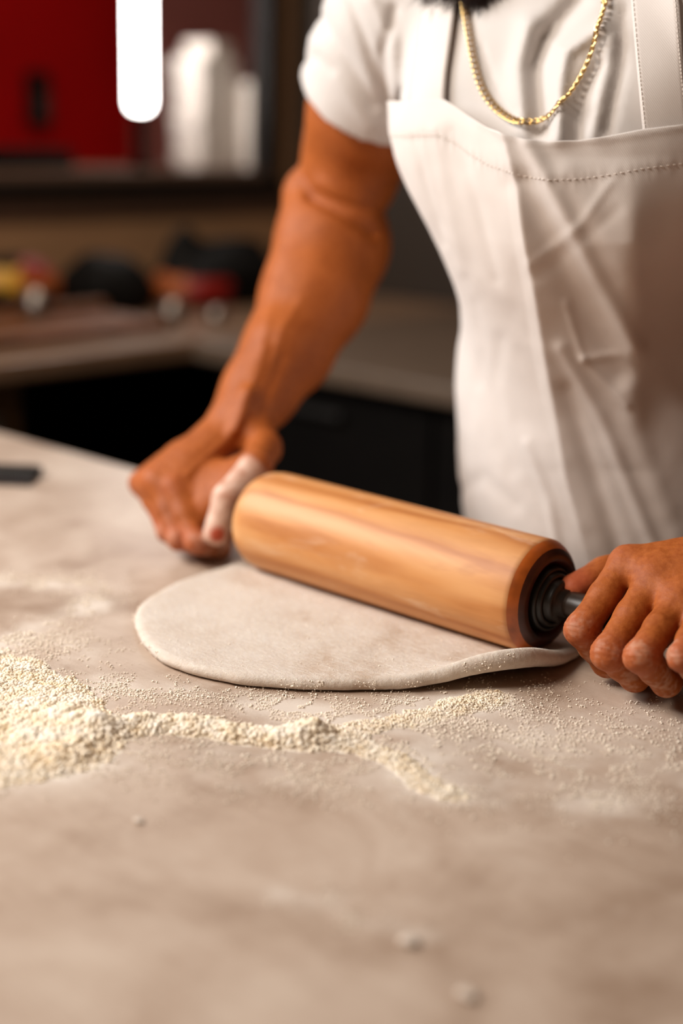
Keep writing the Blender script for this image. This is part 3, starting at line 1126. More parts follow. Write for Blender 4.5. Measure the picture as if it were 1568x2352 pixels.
head = UN(0.012,
          UN(0.03, el(hp(0, 0.02, 0.035), (0.075, 0.095, 0.082), HR), el(hp(0, -0.022, -0.045), (0.060, 0.064, 0.070), HR),
             rc(hp(-0.022, -0.062, -0.098), hp(0.022, -0.062, -0.098), 0.017, 0.017)),
          UN(0.008, rc(hp(0, -0.083, 0.012), hp(0, -0.104, -0.028), 0.008, 0.011), rc(hp(-0.012, -0.090, -0.032), hp(0.012, -0.090, -0.032), 0.009, 0.009)),
          rc(hp(-0.035, -0.068, 0.026), hp(0.035, -0.068, 0.026), 0.011, 0.011),
          rc(hp(-0.020, -0.083, -0.060), hp(0.020, -0.083, -0.060), 0.0065, 0.0065), rc(hp(-0.018, -0.081, -0.071), hp(0.018, -0.081, -0.071), 0.007, 0.007),
          el(hp(-0.076, 0.012, -0.005), (0.008, 0.018, 0.030), HR), el(hp(0.076, 0.012, -0.005), (0.008, 0.018, 0.030), HR))
arm_r = UN(0.025, rc(SH_R, EL_R + (SH_R - EL_R) * 0.42, 0.068, 0.061), rc(EL_R + (SH_R - EL_R) * 0.42, EL_R, 0.061, 0.048),
           rc(at(812, 320, 1.575), at(812, 425, 1.555), 0.050, 0.043))
fore_r = UN(0.02, rc(at(716, 450, 1.585), F1, 0.033, 0.058), rc(EL_R, F1, 0.046, 0.058), rc(F1, F2, 0.059, 0.0560), rc(F2, F3, 0.0560, 0.0455), rc(F3, F4, 0.0455, 0.0365), rc(F4, WR_R, 0.0365, 0.0300),
            rc(at(640, 800, 1.49), at(575, 915, 1.47), 0.030, 0.022),
            rc(at(618, 850, 1.515), at(538, 958, 1.48), 0.027, 0.019))
tend = [rc(WR_R + [0, 0, 0.012], RH['mcp'][0] + [0, 0, 0.005], 0.0075, 0.0070), rc(WR_R + [-0.008, 0, 0.013], RH['mcp'][1] + [0, 0, 0.005], 0.0075, 0.0070),
        rc(at(566, 905, 1.435), at(535, 990, 1.425), 0.0055, 0.005)]
arm_l = UN(0.02, rc(SH_L, EL_L, 0.068, 0.050), rc(EL_L, EL_L * 0.6 + WR_L * 0.4, 0.052, 0.052), rc(EL_L * 0.6 + WR_L * 0.4, WR_L, 0.052, 0.030))
right_limb = UN(0.016, UN(0.004, arm_r, fore_r), UN(0.009, *tend, hand_r))
left_limb = UN(0.02, arm_l, hand_l)
BODY = UN(0.03, UN(0.06, *torso), neck, head, right_limb, left_limb)
fbody = field(BODY)
person = empty('person', (XC, 1.28, 0))
tag(person, 'bearded baker in a white apron and t-shirt leaning over the table, gripping the rolling pin', 'person')
bv_, bq = surface_net(fbody, (-1.26, 0.82, 0.885), (-0.28, 1.46, 1.70), 0.0026)
bme = mesh_np('body', bv_, bq)
# refine the two hands once and pull the new points onto the surface
bm = bmesh.new()
bm.from_mesh(bme)
hc = [np.array(WR_R) * 0.4 + np.array(RH['pip'][1]) * 0.6, np.array(LM[0]) * 0.5 + np.array(LP[2]) * 0.5]
fsel = [f for f in bm.faces if any((np.array(f.calc_center_median()) - c) @ (np.array(f.calc_center_median()) - c) < 0.095 ** 2 for c in hc)]
es = list({e for f in fsel for e in f.edges})
nv0 = len(bm.verts)
bmesh.ops.subdivide_edges(bm, edges=es, cuts=1, use_grid_fill=True)
bmesh.ops.triangulate(bm, faces=[f for f in bm.faces if len(f.verts) > 4])
bm.to_mesh(bme)
bm.free()
co = np.zeros(len(bme.vertices) * 3)
bme.vertices.foreach_get('co', co)
co = co.reshape(-1, 3)
near = np.min([np.linalg.norm(co - c, axis=1) for c in hc], axis=0) < 0.11
q = co[near]
for _ in range(2):
    q = q - np.clip(fbody(q), -.002, .002)[:, None] * grad(fbody, q, 0.0005)
co[near] = q
# knuckle creases, tendons and uneven skin on the refined hands
nrm = grad(fbody, q, 0.0006)
rel = 0.0005 * vnoise(q, 70, 41) + 0.00022 * vnoise(q, 240, 42)
for mc, pi_, di in zip(RH['mcp'] + LM, RH['pip'] + LP, RH['dip'] + LD):
    ax = (di - mc) / np.linalg.norm(di - mc)
    dv = q - pi_
    s_ = dv @ ax
    ds = np.linalg.norm(dv, axis=1)
    rel -= 0.00055 * np.maximum(0, np.cos(2 * math.pi * s_ / 0.0042)) ** 3 * np.exp(-(s_ / 0.0065) ** 2) * (ds < 0.017)
co[near] = q + nrm * rel[:, None]
# elbow fold, forearm veins and wrist tendons on the front of his right arm
arm = (co[:, 0] < -0.90) & (co[:, 1] < 1.42) & (co[:, 2] < 1.36)
qa = co[arm]
na_ = grad(fbody, qa, 0.0012)
va = CAM - qa
front_w = np.clip(np.einsum('ij,ij->i', na_, va / np.linalg.norm(va, axis=1)[:, None]) * 3, 0, 1)
v2 = qa - CAM
z2 = v2 @ AF
pa2 = np.stack([784 + FPX * (v2 @ AR) / z2, 1176 - FPX * (v2 @ AU) / z2], 1)
ARM_LINES = [([(712, 448), (760, 470), (810, 500), (862, 535)], 13, -0.0075), ([(740, 425), (800, 452), (860, 490)], 22, 0.0040),
             ([(690, 400), (660, 500), (640, 620)], 30, 0.0020), ([(640, 640), (618, 720), (600, 800), (570, 860)], 8, 0.0014),
             ([(690, 690), (650, 750), (625, 830)], 8, 0.0013), ([(610, 800), (585, 870), (560, 930), (540, 985)], 10, 0.0022),
             ([(570, 940), (520, 1010), (430, 1090)], 9, 0.0016), ([(650, 820), (615, 900), (596, 960)], 9, -0.0016)]
da = np.zeros(len(qa))
for pts, w, h in ARM_LINES:
    best = np.full(len(qa), 1e9)
    pts = np.asarray(pts, float)
    for a, c in zip(pts[:-1], pts[1:]):
        t = np.clip((pa2 - a) @ (c - a) / ((c - a) @ (c - a)), 0, 1)
        best = np.minimum(best, np.linalg.norm(pa2 - a - t[:, None] * (c - a), axis=1))
    da += h * np.exp(-(best / w) ** 2)
co[arm] = qa + na_ * (da * front_w)[:, None]
bme.vertices.foreach_set('co', co.ravel())
smooth(bme)
# skin tints: flour on thumb and fingers, redder knuckles and thumb tip
tint = np.zeros((len(co), 4))


def seg_d(P, a, b):
    a, b = np.asarray(a), np.asarray(b)
    t = np.clip((P - a) @ (b - a) / ((b - a) @ (b - a)), 0, 1)
    return np.linalg.norm(P - a - t[:, None] * (b - a), axis=1)


def paint(w, c):
    w = np.clip(w, 0, 1)[:, None]
    global tint
    A = tint[:, 3:]
    na = w + A * (1 - w)
    tint[:, :3] = np.where(na > 1e-6, (np.array(c[:3]) * w + tint[:, :3] * A * (1 - w)) / np.maximum(na, 1e-6), 0)
    tint[:, 3:] = na


for j in RH['mcp'] + RH['pip'] + LM + LP:
    paint(0.45 * np.exp(-(np.linalg.norm(co - j, axis=1) / 0.015) ** 4), srgb(188, 104, 78))
nz = vnoise(co, 120, 3)
dth = np.minimum(seg_d(co, RTH[1] * 0.8 + RTH[2] * 0.2, RTH[2]), seg_d(co, RTH[2], RTH[3]))
paint(np.clip((0.0172 - dth) / 0.003, 0, 1) * (0.66 + 0.3 * nz + 0.15 * vnoise(co, 300, 8)), srgb(228, 196, 178))
paint(1.2 * np.exp(-(np.linalg.norm(co - at(500, 1230, 1.340), axis=1) / 0.0085) ** 4), srgb(176, 78, 52))
for a, b in zip(RH['pip'], RH['dip']):
    paint(np.clip(0.25 + 0.35 * nz, 0, 0.5) * np.clip((0.013 - seg_d(co, a, b)) / 0.004, 0, 1), srgb(226, 196, 176))
for a, b in zip(LP, LD):
    paint(np.clip(0.02 + 0.35 * nz + 0.3 * vnoise(co, 420, 7), 0, 0.32) * np.clip((0.016 - seg_d(co, a, b)) / 0.004, 0, 1), srgb(214, 180, 156))
paint(0.55 * np.exp(-(np.linalg.norm(co - LTH[3], axis=1) / 0.017) ** 4), srgb(200, 100, 78))
ta = bme.attributes.new('tint', 'FLOAT_COLOR', 'POINT')
ta.data.foreach_set('color', np.clip(tint, 0, 1).astype(np.float32).ravel())
body = link('body', bme, M['skin'], person)


# ------------------------------------------------------------------ t-shirt
def px_stroke(P2, pts, w):
    pts = np.asarray(pts, float)
    best = np.full(len(P2), 1e9)
    for a, b in zip(pts[:-1], pts[1:]):
        best = np.minimum(best, seg_d(P2, a, b))
    return np.exp(-(best / w) ** 2)


def proj_np(P):
    v = P - CAM
    z = v @ AF
    return np.stack([784 + FPX * (v @ AR) / z, 1176 - FPX * (v @ AU) / z], 1)


SHIRT_FOLDS = [  # measured in the photograph: line, half width, height (m)
    ([(1330, 0), (1250, 90), (1232, 150), (1240, 290)], 26, -0.011),
    ([(1215, 60), (1190, 160), (1205, 300)], 26, 0.006),
    ([(1385, 60), (1300, 120), (1285, 200), (1282, 320)], 17, 0.008),
    ([(1370, 150), (1335, 220), (1325, 320)], 20, -0.008),
    ([(1400, 90), (1385, 180), (1360, 310)], 16, 0.005),
    ([(1432, 20), (1428, 150), (1395, 300)], 12, -0.0045),
    ([(1100, 110), (1130, 190), (1180, 260)], 10, -0.0025),
    ([(740, 40), (790, 120), (860, 240)], 14, -0.004),
    ([(720, 90), (770, 180), (850, 290)], 16, 0.004),
    ([(800, -20), (840, 90), (885, 230)], 13, -0.005),
    ([(850, 0), (900, 90), (905, 220)], 16, 0.005),
    ([(905, 20), (880, 120), (890, 260)], 12, -0.005),
    ([(700, 140), (730, 130), (760, 160)], 12, -0.003),
]


def shirt_disp(P):
    p2 = proj_np(P)
    d = np.zeros(len(P))
    m = (P[:, 1] < 1.30) & (p2[:, 1] > -150) & (p2[:, 1] < 420)
    if m.any():
        q = p2[m]
        s = 0.85 * sum(h * px_stroke(q, pts, w) for pts, w, h in SHIRT_FOLDS)
        d[m] = s
    return d + 0.0012 * vnoise(P, 26, 21)


ax_r = (EL_R - SH_R) / np.linalg.norm(EL_R - SH_R)
CUF = SH_R + ax_r * 0.122
ax_l = (EL_L - SH_L) / np.linalg.norm(EL_L - SH_L)
CUFL = SH_L + ax_l * 0.150
shirt_torso = UN(0.07, *[(el(n[1], n[2] + 0.012, n[3]) if n[0] == 'e' else rc(n[1], n[2], n[3] + 0.012, n[4] + 0.012)) for n in torso])
SHIRT = UN(0.035, shirt_torso, rc(SH_R, SH_R + ax_r * 0.13, 0.079, 0.083), rc(SH_L, SH_L + ax_l * 0.13, 0.079, 0.083),
           rc(SH_R + [0.02, 0, 0.004], (XC - 0.10, 1.145, 1.452), 0.074, 0.062), rc(SH_L + [-0.02, 0, 0.004], (XC + 0.10, 1.145, 1.452), 0.074, 0.062),
           rc((XC, 1.15, 1.42), (XC - 0.004, 1.135, 1.455), 0.082, 0.073))
fs0 = field(SHIRT)
bore_r, bore_l = rc(SH_R + ax_r * 0.08, SH_R + ax_r * 0.30, 0.069, 0.080), rc(SH_L + ax_l * 0.11, SH_L + ax_l * 0.3, 0.069, 0.080)
fb_r, fb_l = field(bore_r), field(bore_l)
n_col = np.array([0.0, -0.45, 0.89])
n_col /= np.linalg.norm(n_col)
P_col = np.array([XC - 0.004, 1.09, 1.452])


def fshirt(P):
    d = fs0(P) - shirt_disp(P)
    cut = lambda n_, p_: (P - p_) @ n_
    far_r = np.linalg.norm(P - CUF, axis=1) > 0.16
    far_l = np.linalg.norm(P - CUFL, axis=1) > 0.16
    d = np.maximum(d, np.where(far_r, -1, cut(ax_r, CUF)))
    d = np.maximum(d, np.where(far_l, -1, cut(ax_l, CUFL)))
    d = np.maximum(d, -np.maximum(fb_r(P), np.where(far_r, 1, -1)))
    d = np.maximum(d, -np.maximum(fb_l(P), np.where(far_l, 1, -1)))
    nk = np.hypot(P[:, 0] - XC, P[:, 1] - 1.13) < 0.112
    d = np.where(nk, np.maximum(d, (P - P_col) @ n_col), d)
    return np.maximum(d, 0.93 - P[:, 2])


sv, sq = surface_net(fshirt, (-1.22, 0.92, 0.92), (-0.32, 1.44, 1.54), 0.0042, newton=1)
shirt = link('t_shirt', mesh_np('t_shirt', sv, sq), M['shirt'], person)
fsurf = lambda P: fs0(P) - shirt_disp(P)

# ------------------------------------------------------------------ apron
AP_T = UN(0.08, *[(el(n[1], n[2] + 0.016, n[3]) if n[0] == 'e' else rc(n[1], n[2], n[3] + 0.012, n[4] + 0.012)) for n in torso[:5]],
          rc((XC - 0.06, 1.31, 0.92), (XC - 0.085, 1.30, 0.40), 0.115, 0.10), rc((XC + 0.06, 1.31, 0.92), (XC + 0.085, 1.30, 0.40), 0.115, 0.10))
fap = field(AP_T)
NPH, NZ = 250, 300
PH = np.radians(np.linspace(-108, 80, NPH))
ZB, ZT = 0.50, 1.40
ZS = np.linspace(ZT, ZB, NZ)
cyl_y = np.interp(ZS, [0.45, 0.93, 1.07, 1.26, 1.40], [1.30, 1.27, 1.235, 1.15, 1.13])
kk = np.exp(-(np.arange(-60, 61) / 24.0) ** 2)
cyl_y = np.convolve(np.pad(cyl_y, 60, mode='edge'), kk / kk.sum(), 'valid')
dirs = np.stack([np.sin(PH), -np.cos(PH), 0 * PH], 1)
cen = np.stack([np.full(NZ, XC), cyl_y, ZS], 1)
rad_ = np.full((NPH, NZ), 0.36)
for _ in range(40):
    P = cen[None] + dirs[:, None] * rad_[..., None]
    rad_ -= 0.7 * np.clip(fap(P.reshape(-1, 3)), -.05, .05).reshape(NPH, NZ)


def blur(A, n, ax):
    k = np.exp(-(np.arange(-3 * n, 3 * n + 1) / n) ** 2 / 2)
    k /= k.sum()
    pad = [(0, 0), (0, 0)]
    pad[ax] = (3 * n, 3 * n)
    B = np.pad(A, pad, mode='edge')
    return np.apply_along_axis(lambda v: np.convolve(v, k, 'valid'), ax, B)


rad_ = blur(blur(rad_, 9, 0), 12, 1)
fst = field(shirt_torso)
for _ in range(5):
    P = (cen[None] + dirs[:, None] * rad_[..., None]).reshape(-1, 3)
    d = fst(P) - np.maximum(shirt_disp(P), 0)
    rad_ = blur(blur(rad_ + np.maximum(0, 0.0055 - d).reshape(NPH, NZ), 2, 0), 2, 1)
# the ironed centre crease: a tent along the front
CREASE = [(1150, 290), (1165, 330), (1187, 430), (1207, 560), (1235, 700), (1250, 800), (1275, 950), (1300, 1100), (1337, 1240), (1365, 1330)]
for _ in range(2):
    P = (cen[None] + dirs[:, None] * rad_[..., None]).reshape(-1, 3)
    p2 = proj_np(P)
    xc = np.interp(p2[:, 1], [c[1] for c in CREASE], [c[0] for c in CREASE])
    dx = (p2[:, 0] - xc).reshape(NPH, NZ)
    if _ == 0:
        base_r = rad_.copy()
    tent = np.where(dx < 0, np.exp(dx / 130), np.exp(-dx / 145)) * 0.029 * (1 - 0.55 * np.clip((p2[:, 1].reshape(NPH, NZ) - 800) / 400, 0, 1))
    dx2 = (p2[:, 0] - 1452).reshape(NPH, NZ)
    py_ = p2[:, 1].reshape(NPH, NZ)
    w2 = np.clip((py_ - 360) / 200, 0, 1) * np.clip((1080 - py_) / 260, 0, 1)
    tent = tent + w2 * 0.024 * np.where(dx2 < 0, np.exp(-(np.sqrt(dx2 ** 2 + 784) - 28) / 110), np.exp(-(np.sqrt(dx2 ** 2 + 784) - 28) / 62))
    rad_ = base_r + tent * np.clip((P[:, 2].reshape(NPH, NZ) - 0.86) / 0.1, 0, 1)
APRON_FOLDS = [
    ([(1215, 330), (1290, 480), (1370, 640), (1455, 800)], 22, 0.0060),
    ([(1195, 420), (1260, 560), (1330, 690), (1430, 850)], 34, -0.0060),
    ([(1300, 400), (1370, 520), (1440, 640)], 34, 0.003),
    ([(1400, 420), (1330, 520), (1215, 610)], 10, 0.0014),
    ([(1225, 640), (1330, 560), (1420, 480)], 14, -0.0009),
    ([(1340, 825), (1300, 700)], 9, 0.0018), ([(1340, 825), (1440, 930)], 9, 0.0026), ([(1340, 825), (1420, 815)], 8, 0.0016),
    ([(1290, 800), (1380, 960), (1470, 1180), (1530, 1330)], 17, 0.0035),
    ([(1300, 900), (1360, 1080), (1430, 1300)], 22, -0.0035),
    ([(1440, 900), (1480, 1050), (1560, 1250)], 28, 0.003),
    ([(1000, 300), (1020, 420), (1060, 620)], 16, 0.0013),
    ([(1040, 300), (1090, 450), (1140, 640)], 14, -0.0012),
    ([(950, 320), (980, 430), (1020, 560)], 10, -0.0012),
    ([(1150, 780), (1130, 900), (1180, 1080)], 18, -0.0012),
    ([(1090, 700), (1110, 800), (1100, 880)], 14, -0.001),
    ([(1040, 1130), (1110, 1100), (1180, 1160)], 20, -0.002),
    ([(1210, 1020), (1260, 1150), (1280, 1260)], 12, 0.002),
    ([(1090, 270), (1160, 312), (1250, 328), (1400, 318), (1568, 290)], 9, 0.0014),
]
P = (cen[None] + dirs[:, None] * rad_[..., None]).reshape(-1, 3)
p2 = proj_np(P)
dsp = sum(h * px_stroke(p2, pts, w) for pts, w, h in APRON_FOLDS) + 0.0009 * vnoise(P, 22, 31) + 0.0005 * vnoise(P, 60, 32)
rad_ += dsp.reshape(NPH, NZ)
# hem line at the top of the bib
HEM = [(700, 232), (938, 232), (975, 229), (1020, 228), (1050, 246), (1085, 272), (1120, 294), (1160, 308), (1205, 319), (1260, 325), (1330, 322), (1400, 311), (1470, 297), (1568, 285), (1900, 280)]
HEM_X, HEM_Y = [c[0] for c in HEM], [c[1] for c in HEM]


def ap_point(ci, z):
    r = np.interp(z, ZS[::-1], rad_[ci][::-1])
    cy = np.interp(z, ZS[::-1], cyl_y[::-1])
    return np.array([XC + dirs[ci][0] * r, cy + dirs[ci][1] * r, z])


ztop = np.zeros(NPH)
col_x = np.zeros(NPH)
for c in range(NPH):
    lo_, hi_ = 1.0, 1.40
    for _ in range(22):
        m_ = (lo_ + hi_) / 2
        x, y = proj(ap_point(c, m_))
        if y > np.interp(x, HEM_X, HEM_Y):
            lo_ = m_
        else:
            hi_ = m_
    ztop[c] = lo_
    col_x[c] = proj(ap_point(c, lo_))[0]
c0 = int(np.argmax(col_x > 938)) if (col_x > 938).any() else 0
# beyond the corner the bib edge slopes down to the waist
for c in range(c0):
    ztop[c] = max(0.98, ztop[c0] - (PH[c0] - PH[c]) * 0.9)
NR = 280
AV = np.zeros((NPH, NR, 3))
ts = np.linspace(0, 1, NR) ** 1.15
for c in range(NPH):
    z = ztop[c] + (ZB - ztop[c]) * ts
    r = np.interp(z, ZS[::-1], rad_[c][::-1])
    cy = np.interp(z, ZS[::-1], cyl_y[::-1])
    hemd = (ztop[c] - z)
    r = r + 0.0009 * np.clip((0.033 - hemd) / 0.006, 0, 1) \
        + 0.0004 * np.exp(-((hemd - 0.031) / 0.006) ** 2) * math.sin(c * 1.9 + 2 * math.sin(c * .37))
    y = cy + dirs[c][1] * r
    lim = np.interp(z, [0.9, 0.935], [EDGE + 0.010, 0.90])
    AV[c] = np.stack([XC + dirs[c][0] * r, np.maximum(y, lim), z], 1)
i, j = np.meshgrid(np.arange(NPH - 1), np.arange(NR - 1), indexing='ij')
a = (i * NR + j).ravel()
AQ = np.stack([a, a + 1, a + NR + 1, a + NR], 1)
ame = mesh_np('apron', AV.reshape(-1, 3), AQ)
apron = link('apron', ame, M['apron'], person)
md = apron.modifiers.new('thickness', 'SOLIDIFY')
md.thickness = 0.0012
md.offset = -1
# stitches along the hem, one short thread after another
parts = []
L = 0
prev = None
for c in range(c0, NPH - 1):
    for u in (0.0, 0.5):
        z = (ztop[c] * (1 - u) + ztop[c + 1] * u) - 0.0298
        pA = ap_point(c, z) * (1 - u) + ap_point(c + 1, z) * u
        if prev is not None and np.linalg.norm(pA - prev) < 0.0042:
            continue
        prev = pA
        tdir = ap_point(min(c + 1, NPH - 1), z) - ap_point(c, z)
        tdir /= np.linalg.norm(tdir)
        n_ = dirs[c]
        s_ = np.linspace(-0.5, 0.5, 5)
        parts.append(tube_np(pA + s_[:, None] * tdir * 0.0030 + n_ * (0.0011 - 0.0009 * (2 * s_[:, None]) ** 2), 0.00036, 6))
stv, stf = join_np(parts)
o = link('stitching', mesh_np('stitching', stv, stf), M['thread'], apron)
o['kind'] = 'stuff'


def strap(name, rows, back, th=0.0016):
    """rows: (left px, right px); back: pairs of world points carried over the shoulder"""
    L_ = resample([r[0] for r in rows], 40)
    R_ = resample([r[1] for r in rows], 40)
    u = np.linspace(0, 1, 9)
    px = (L_[:, None] * (1 - u)[None, :, None] + R_[:, None] * u[None, :, None]).reshape(-1, 2)
    P = march(fsurf, px, 0.0055).reshape(40, 9, 3)
    B = np.array([[np.array(a) * (1 - k) + np.array(b) * k for k in u] for a, b in back])
    B = snap(fs0, B.reshape(-1, 3), 0.0055).reshape(-1, 9, 3)
    B = np.stack([resample(np.concatenate([P[:1, k], B[:, k]]), 30)[1:] for k in range(9)], 1)
    B = snap(fs0, B.reshape(-1, 3), 0.0058, 3).reshape(-1, 9, 3)
    G = np.concatenate([B[::-1], P])
    # relax along its length so that it lies taut
    for _ in range(6):
        G[1:-1] = G[1:-1] * 0.5 + 0.25 * (G[:-2] + G[2:])
    n = len(G)
    i, j = np.meshgrid(np.arange(n - 1), np.arange(8), indexing='ij')
    a = (i * 9 + j).ravel()
    Q = np.stack([a, a + 9, a + 10, a + 1], 1)
    me = mesh_np(name, G.reshape(-1, 3), Q)
    o = link(name, me, M['apron'], person)
    md = o.modifiers.new('thickness', 'SOLIDIFY')
    md.thickness = th
    md.offset = 0
    sp = []
    for col in (0, 8):
        e = G[:, col] * 0.90 + G[:, 4] * 0.10
        f_ = resample(e, 160)
        nrm = grad(fs0, f_)
        for k in range(0, 158, 3):
            s3 = f_[k:k + 3]
            sp.append(tube_np(s3 + nrm[k:k + 3] * (th * 0.5 + 0.0002), 0.0004, 5))
    v_, f2 = join_np(sp)
    o2 = link('stitching', mesh_np('strap_stitching', v_, f2), M['thread'], o)
    o2['kind'] = 'stuff'
    return o


strap('apron_strap', [((968, 0), (1046, 0)), ((958, 100), (1036, 80)), ((945, 190), (1024, 170)), ((940, 245), (1020, 240))],
      [((-0.895, 1.10, 1.50), (-0.855, 1.09, 1.50)), ((-0.895, 1.16, 1.52), (-0.855, 1.16, 1.52)), ((-0.875, 1.24, 1.46), (-0.835, 1.24, 1.46)), ((-0.82, 1.30, 1.36), (-0.78, 1.30, 1.36))])
strap('apron_strap', [((1449, 0), (1558, 0)), ((1458, 110), (1565, 110)), ((1466, 200), (1572, 200)), ((1476, 302), (1582, 302))],
      [((-0.685, 1.09, 1.50), (-0.645, 1.10, 1.50)), ((-0.685, 1.16, 1.52), (-0.645, 1.16, 1.52)), ((-0.705, 1.24, 1.46), (-0.665, 1.24, 1.46)), ((-0.76, 1.30, 1.36), (-0.72, 1.30, 1.36))])

# ------------------------------------------------------------------ trousers and shoes (below the table, behind it)
LEGS = UN(0.03, rc((XC - 0.085, 1.29, 0.90), (XC - 0.10, 1.29, 0.50), 0.088, 0.070), rc((XC - 0.10, 1.29, 0.50), (XC - 0.11, 1.34, 0.11), 0.070, 0.058),
          rc((XC + 0.085, 1.29, 0.90), (XC + 0.10, 1.29, 0.50), 0.088, 0.070), rc((XC + 0.10, 1.29, 0.50), (XC + 0.11, 1.34, 0.11), 0.070, 0.058),
          el((XC, 1.29, 0.94), (0.165, 0.115, 0.11)))
flegs0 = field(LEGS)
flegs = lambda P: np.maximum(np.maximum(flegs0(P) - 0.002 * np.sin(P[:, 2] * 60 + P[:, 0] * 20), 0.075 - P[:, 2]), P[:, 2] - 0.985)
lv, lq = surface_net(flegs, (-1.0, 1.12, 0.05), (-0.54, 1.46, 1.02), 0.009, newton=1)
link('trousers', mesh_np('trousers', lv, lq), M['trousers'], person)
for s in (-1, 1):
    sx = XC + s * 0.115
    fsh = field(UN(0.03, rc((sx, 1.37, 0.05), (sx + s * 0.012, 1.20, 0.040), 0.038, 0.036), rc((sx + s * 0.012, 1.20, 0.038), (sx + s * 0.016, 1.14, 0.032), 0.036, 0.030), rc((sx, 1.36, 0.06), (sx, 1.35, 0.11), 0.040, 0.044)))
    v_, q_ = surface_net(lambda P: np.maximum(fsh(P), 0.014 - P[:, 2]), (sx - 0.09, 1.06, 0.0), (sx + 0.09, 1.46, 0.20), 0.006, newton=1)
    sh = link('shoe', mesh_np('shoe', v_, q_), M['shoe'], person)
    v_, q_ = surface_net(lambda P: np.maximum(np.maximum(fsh(P * [1, 1, 0] + [0, 0, 0.035]) - 0.004, P[:, 2] - 0.014), -P[:, 2]), (sx - 0.09, 1.06, -0.012), (sx + 0.09, 1.46, 0.03), 0.006, newton=0)
    link('sole', mesh_np('sole', v_, q_), M['sole'], sh)

# ------------------------------------------------------------------ hair, beard, eyes
fhead = field(UN(0.02, head, neck))
hf = field(UN(0.03, el(hp(0, 0.024, 0.04), (0.082, 0.101, 0.088), HR)))


def fhair(P):
    q = (P - HO) @ HR
    return np.maximum(hf(P) + 0.002 * np.sin(P[:, 0] * 300) * np.sin(P[:, 1] * 280), -(q[:, 2] - 0.02 + 0.9 * np.clip(-q[:, 1] - 0.02, 0, 1) * 0.9 - 0.35 * np.clip(q[:, 1], 0, 1)))


v_, q_ = surface_net(fhair, HO - 0.15, HO + 0.16, 0.006, newton=1)
link('hair', mesh_np('hair', v_, q_), M['hair'], person)
for s in (-1, 1):
    v_, f_ = ico(3)
    ec = hp(s * 0.031, -0.0635, 0.006)
    eye = link('eye', mesh_np('eye', v_ * 0.0118 + ec, f_), M['white_card'], person)
    gz = HR @ np.array([0.0, -0.85, -0.52])
    fv, ff = v_ * np.array([1, 1, 1]) * 0.0121 + ec, f_
    keep = ((fv[ff].mean(1) - ec) @ gz / 0.0121) > 0.88
    link('iris', mesh_np('iris', fv, ff[keep]), M['cab_dark'], eye)
    lid = ((fv[ff].mean(1) - ec) @ (HR @ np.array([0.0, -0.55, 0.83])) / 0.0121) > 0.12
    link('eyelid', mesh_np('eyelid', (fv - ec) * 1.07 + ec, ff[lid]), M['skin'], eye)
    bw = np.array([hp(s * (0.014 + 0.034 * t), -0.083 + 0.030 * t * t, 0.030 + 0.006 * math.sin(2.4 * t)) for t in np.linspace(0, 1, 9)])
    v_, f_ = tube_np(snap(fhead, bw, 0.0004), np.linspace(0.0042, 0.0018, 9), 8)
    link('eyebrow', mesh_np('eyebrow', v_, f_), M['hair'], person)
bs = RNG.random((26000, 3)) * [0.15, 0.11, 0.10] + np.array([-0.075, -0.115, -0.135])
bs = np.array([hp(*p) for p in bs])
bs = snap(fhead, bs, 0.0, 3)
q = (bs - HO) @ HR
ok = (q[:, 1] < 0.005) & (q[:, 2] < -0.042 - 0.25 * np.abs(q[:, 0])* 0) & (np.abs(fhead(bs)) < 0.001) & ((q[:, 2] < -0.075) | (np.abs(q[:, 0]) > 0.03)) & (q[:, 2] > -0.135)
bs = bs[ok][:5200]
nb_ = grad(fhead, bs)
down = HR @ np.array([0, -0.35, -0.9])
parts = []
for p, n_ in zip(bs, nb_):
    ln = 0.012 + 0.010 * RNG.random()
    dv = n_ * 0.5 + down * 0.8 + RNG.standard_normal(3) * 0.30
    dv /= np.linalg.norm(dv)
    cv2 = RNG.standard_normal(3) * 0.25
    s_ = np.linspace(0, 1, 4)[:, None]
    pts = p - n_ * 0.001 + dv * ln * s_ + cv2 * ln * s_ ** 2
    parts.append(tube_np(pts, np.array([0.00042, 0.0004, 0.0003, 0.00006]), 3))
v_, f_ = join_np(parts)
o = link('beard', mesh_np('beard', v_, f_), M['hair'], person)
o['kind'] = 'stuff'

# ------------------------------------------------------------------ gold chain
NK = [(1060, -18), (1068, 24), (1074, 60), (1082, 110), (1092, 160), (1106, 205), (1128, 240), (1160, 268), (1196, 283), (1232, 281), (1268, 262), (1300, 228), (1330, 182), (1352, 138), (1370, 80), (1384, 30), (1394, -12)]
front = march(fsurf, resample(NK, 120), 0.0032)
# where it would dive into a fold it hangs across it
for _ in range(30):
    front[1:-1] = front[1:-1] * 0.4 + 0.3 * (front[:-2] + front[2:])
    d = fsurf(front) - 0.003
    front -= np.minimum(d, 0)[:, None] * grad(fsurf, front)
nck = field(UN(0.02, neck, rc((XC, 1.15, 1.42), (XC - 0.004, 1.135, 1.455), 0.084, 0.075), SHIRT))
back = snap(nck, [front[-1] + [0.03, 0.06, 0.05], (XC + 0.085, 1.16, 1.50), (XC + 0.04, 1.23, 1.49), (XC, 1.24, 1.485), (XC - 0.05, 1.23, 1.49), (XC - 0.09, 1.16, 1.50), front[0] + [-0.02, 0.05, 0.04]], 0.003)
loop = resample(np.concatenate([front, back, front[:1]]), 1600)
seg = np.linalg.norm(np.diff(loop, axis=0), axis=1)
cum = np.concatenate([[0], np.cumsum(seg)])
pitch = 0.0060
nl = int(cum[-1] / pitch)
sp = np.linspace(0, cum[-1], nl, endpoint=False)
LP_ = np.stack([np.interp(sp, cum, loop[:, k]) for k in range(3)], 1)
